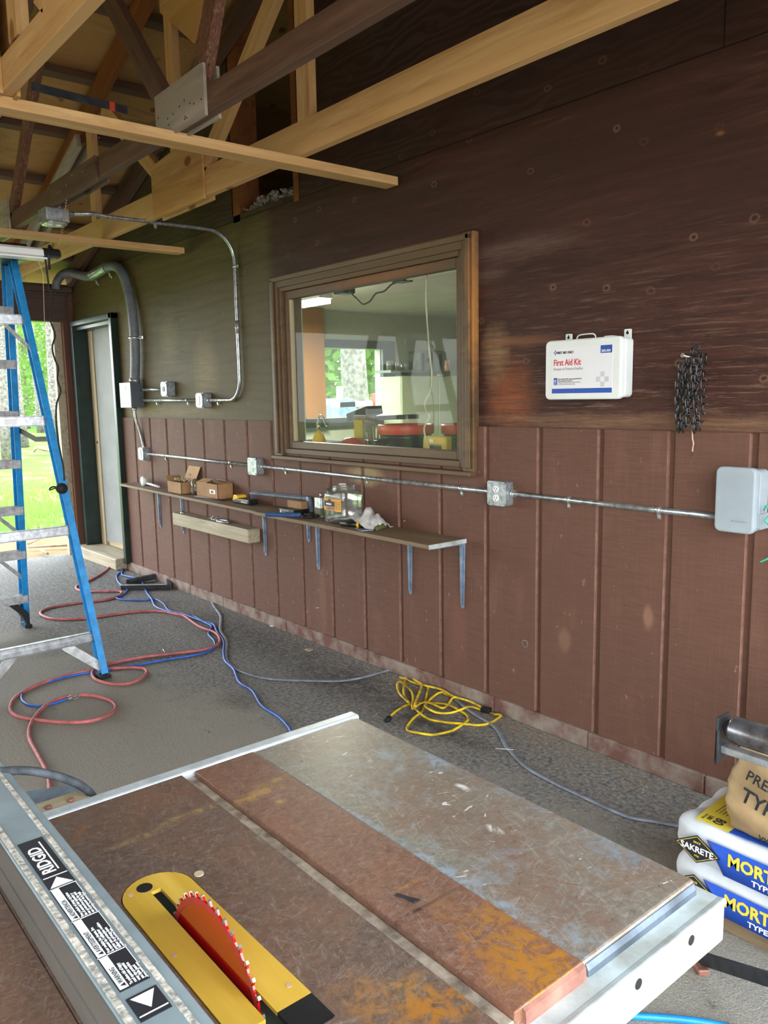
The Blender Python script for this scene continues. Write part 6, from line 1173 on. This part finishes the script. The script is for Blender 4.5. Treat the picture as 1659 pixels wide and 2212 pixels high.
# firewood and orange sawn timber on the lawn
q = G(112, 957, .0); o = thing('orange_timber', q, 'orange sawn timber lying on the lawn beyond the ladder', 'timber'); b = MB(); b.obox(G(98, 948, .12), G(118, 945, .12), .12, .3); b.obox(G(120, 962, .08), G(146, 966, .08), .05, .2); b.build('planks', 'log', o)
o = MB().tube(catmull([G(73, 975, .05), G(80, 968, .2), G(98, 972, .1), G(120, 973, .12), G(140, 968, .1)], 4), .035, 7).build('branch', 'dead'); tag(center(o), 'bleached fallen branch in front of the orange timber', 'branch')
for i, (a_, c_, l_) in enumerate((((62, 1182), (160, 1177), 'long thin stick lying across the edge of the dirt'), ((60, 1175), (94, 1160), 'pale grey stick angled on the dirt beside the ladder'), ((88, 1188), (103, 1196), 'short pale stick at the edge of the asphalt'))):
    o = MB().cyl(G(a_[0], a_[1], .02), G(c_[0], c_[1], .03), .012, 7).build('stick', 'dead'); tag(center(o), l_, 'stick')
b = MB(); q = G(121, 1058, .06); rr = random.Random(9)
for i in range(14): a = rr.uniform(0, 6.28); b.add([q, q+Vector((.05*math.cos(a), .05*math.sin(a), .02)), q+Vector((.05*math.cos(a+.4), .05*math.sin(a+.4), .03))], [(0, 1, 2)])
b.cyl((q.x, q.y, 0), q, .005, 5); tag(center(b.build('dandelion', 'yellow_plastic')), 'yellow dandelion on the lawn', 'flower')
# seen through the inner window
q0 = WX(768, 830, -11.5); tree((q0.x, q0.y, 0), 8, .26, 'pine_tree', 'big grey tree trunk framed by the inner window', seed=8, low=3.6, nleaf=500)
for i, px_ in enumerate((700, 760, 820)):
    q0 = WX(px_, 830, -19); tree((q0.x, q0.y, 0), 7, .12, 'leafy_shrub_tree', ('leafy green tree at the left of the inner window view', 'leafy green tree behind the big trunk', 'leafy green tree right of the big trunk')[i], seed=50+i, low=.2, leaf='leaf', nleaf=2600, spread=2.6, ls=.15)
o = thing('garden_machine', (-9.6, 4.2, 0), 'blue and white garden machine with red handle outside the inner window', 'garden machine')
b = MB(); qa, qb = WX(715, 900, -9.6), WX(752, 860, -9.6); b.rbox(-9.9, -9.4, qa.y, qb.y, .6, qb.z, .08, axis='x'); b.build('tank', 'cord_blue2', o, bevel=.02)
b = MB(); qa, qb = WX(730, 900, -9.5), WX(734, 835, -9.5); b.cyl((-9.5, qa.y, .3), (-9.5, qb.y, qb.z), .05, 12); b.build('post', 'white', o)
b = MB(); qa, qb = WX(722, 875, -9.5), WX(820, 870, -9.5); b.obox(qa, qb, .07, .2); b.build('deck', 'white', o); b = MB(); qa, qb = WX(808, 850, -9.4), WX(823, 900, -9.4); b.obox(qa, (qb.x, qb.y, qb.z-.3), .10, .06, (0, 1, 0)); b.build('handle', 'red_plastic', o)
b = MB(); b.cyl((-9.8, WX(740, 900, -9.7).y, .3), (-9.6, WX(740, 900, -9.7).y, .3), .3, 20); b.build('wheel', 'black_rubber', o)
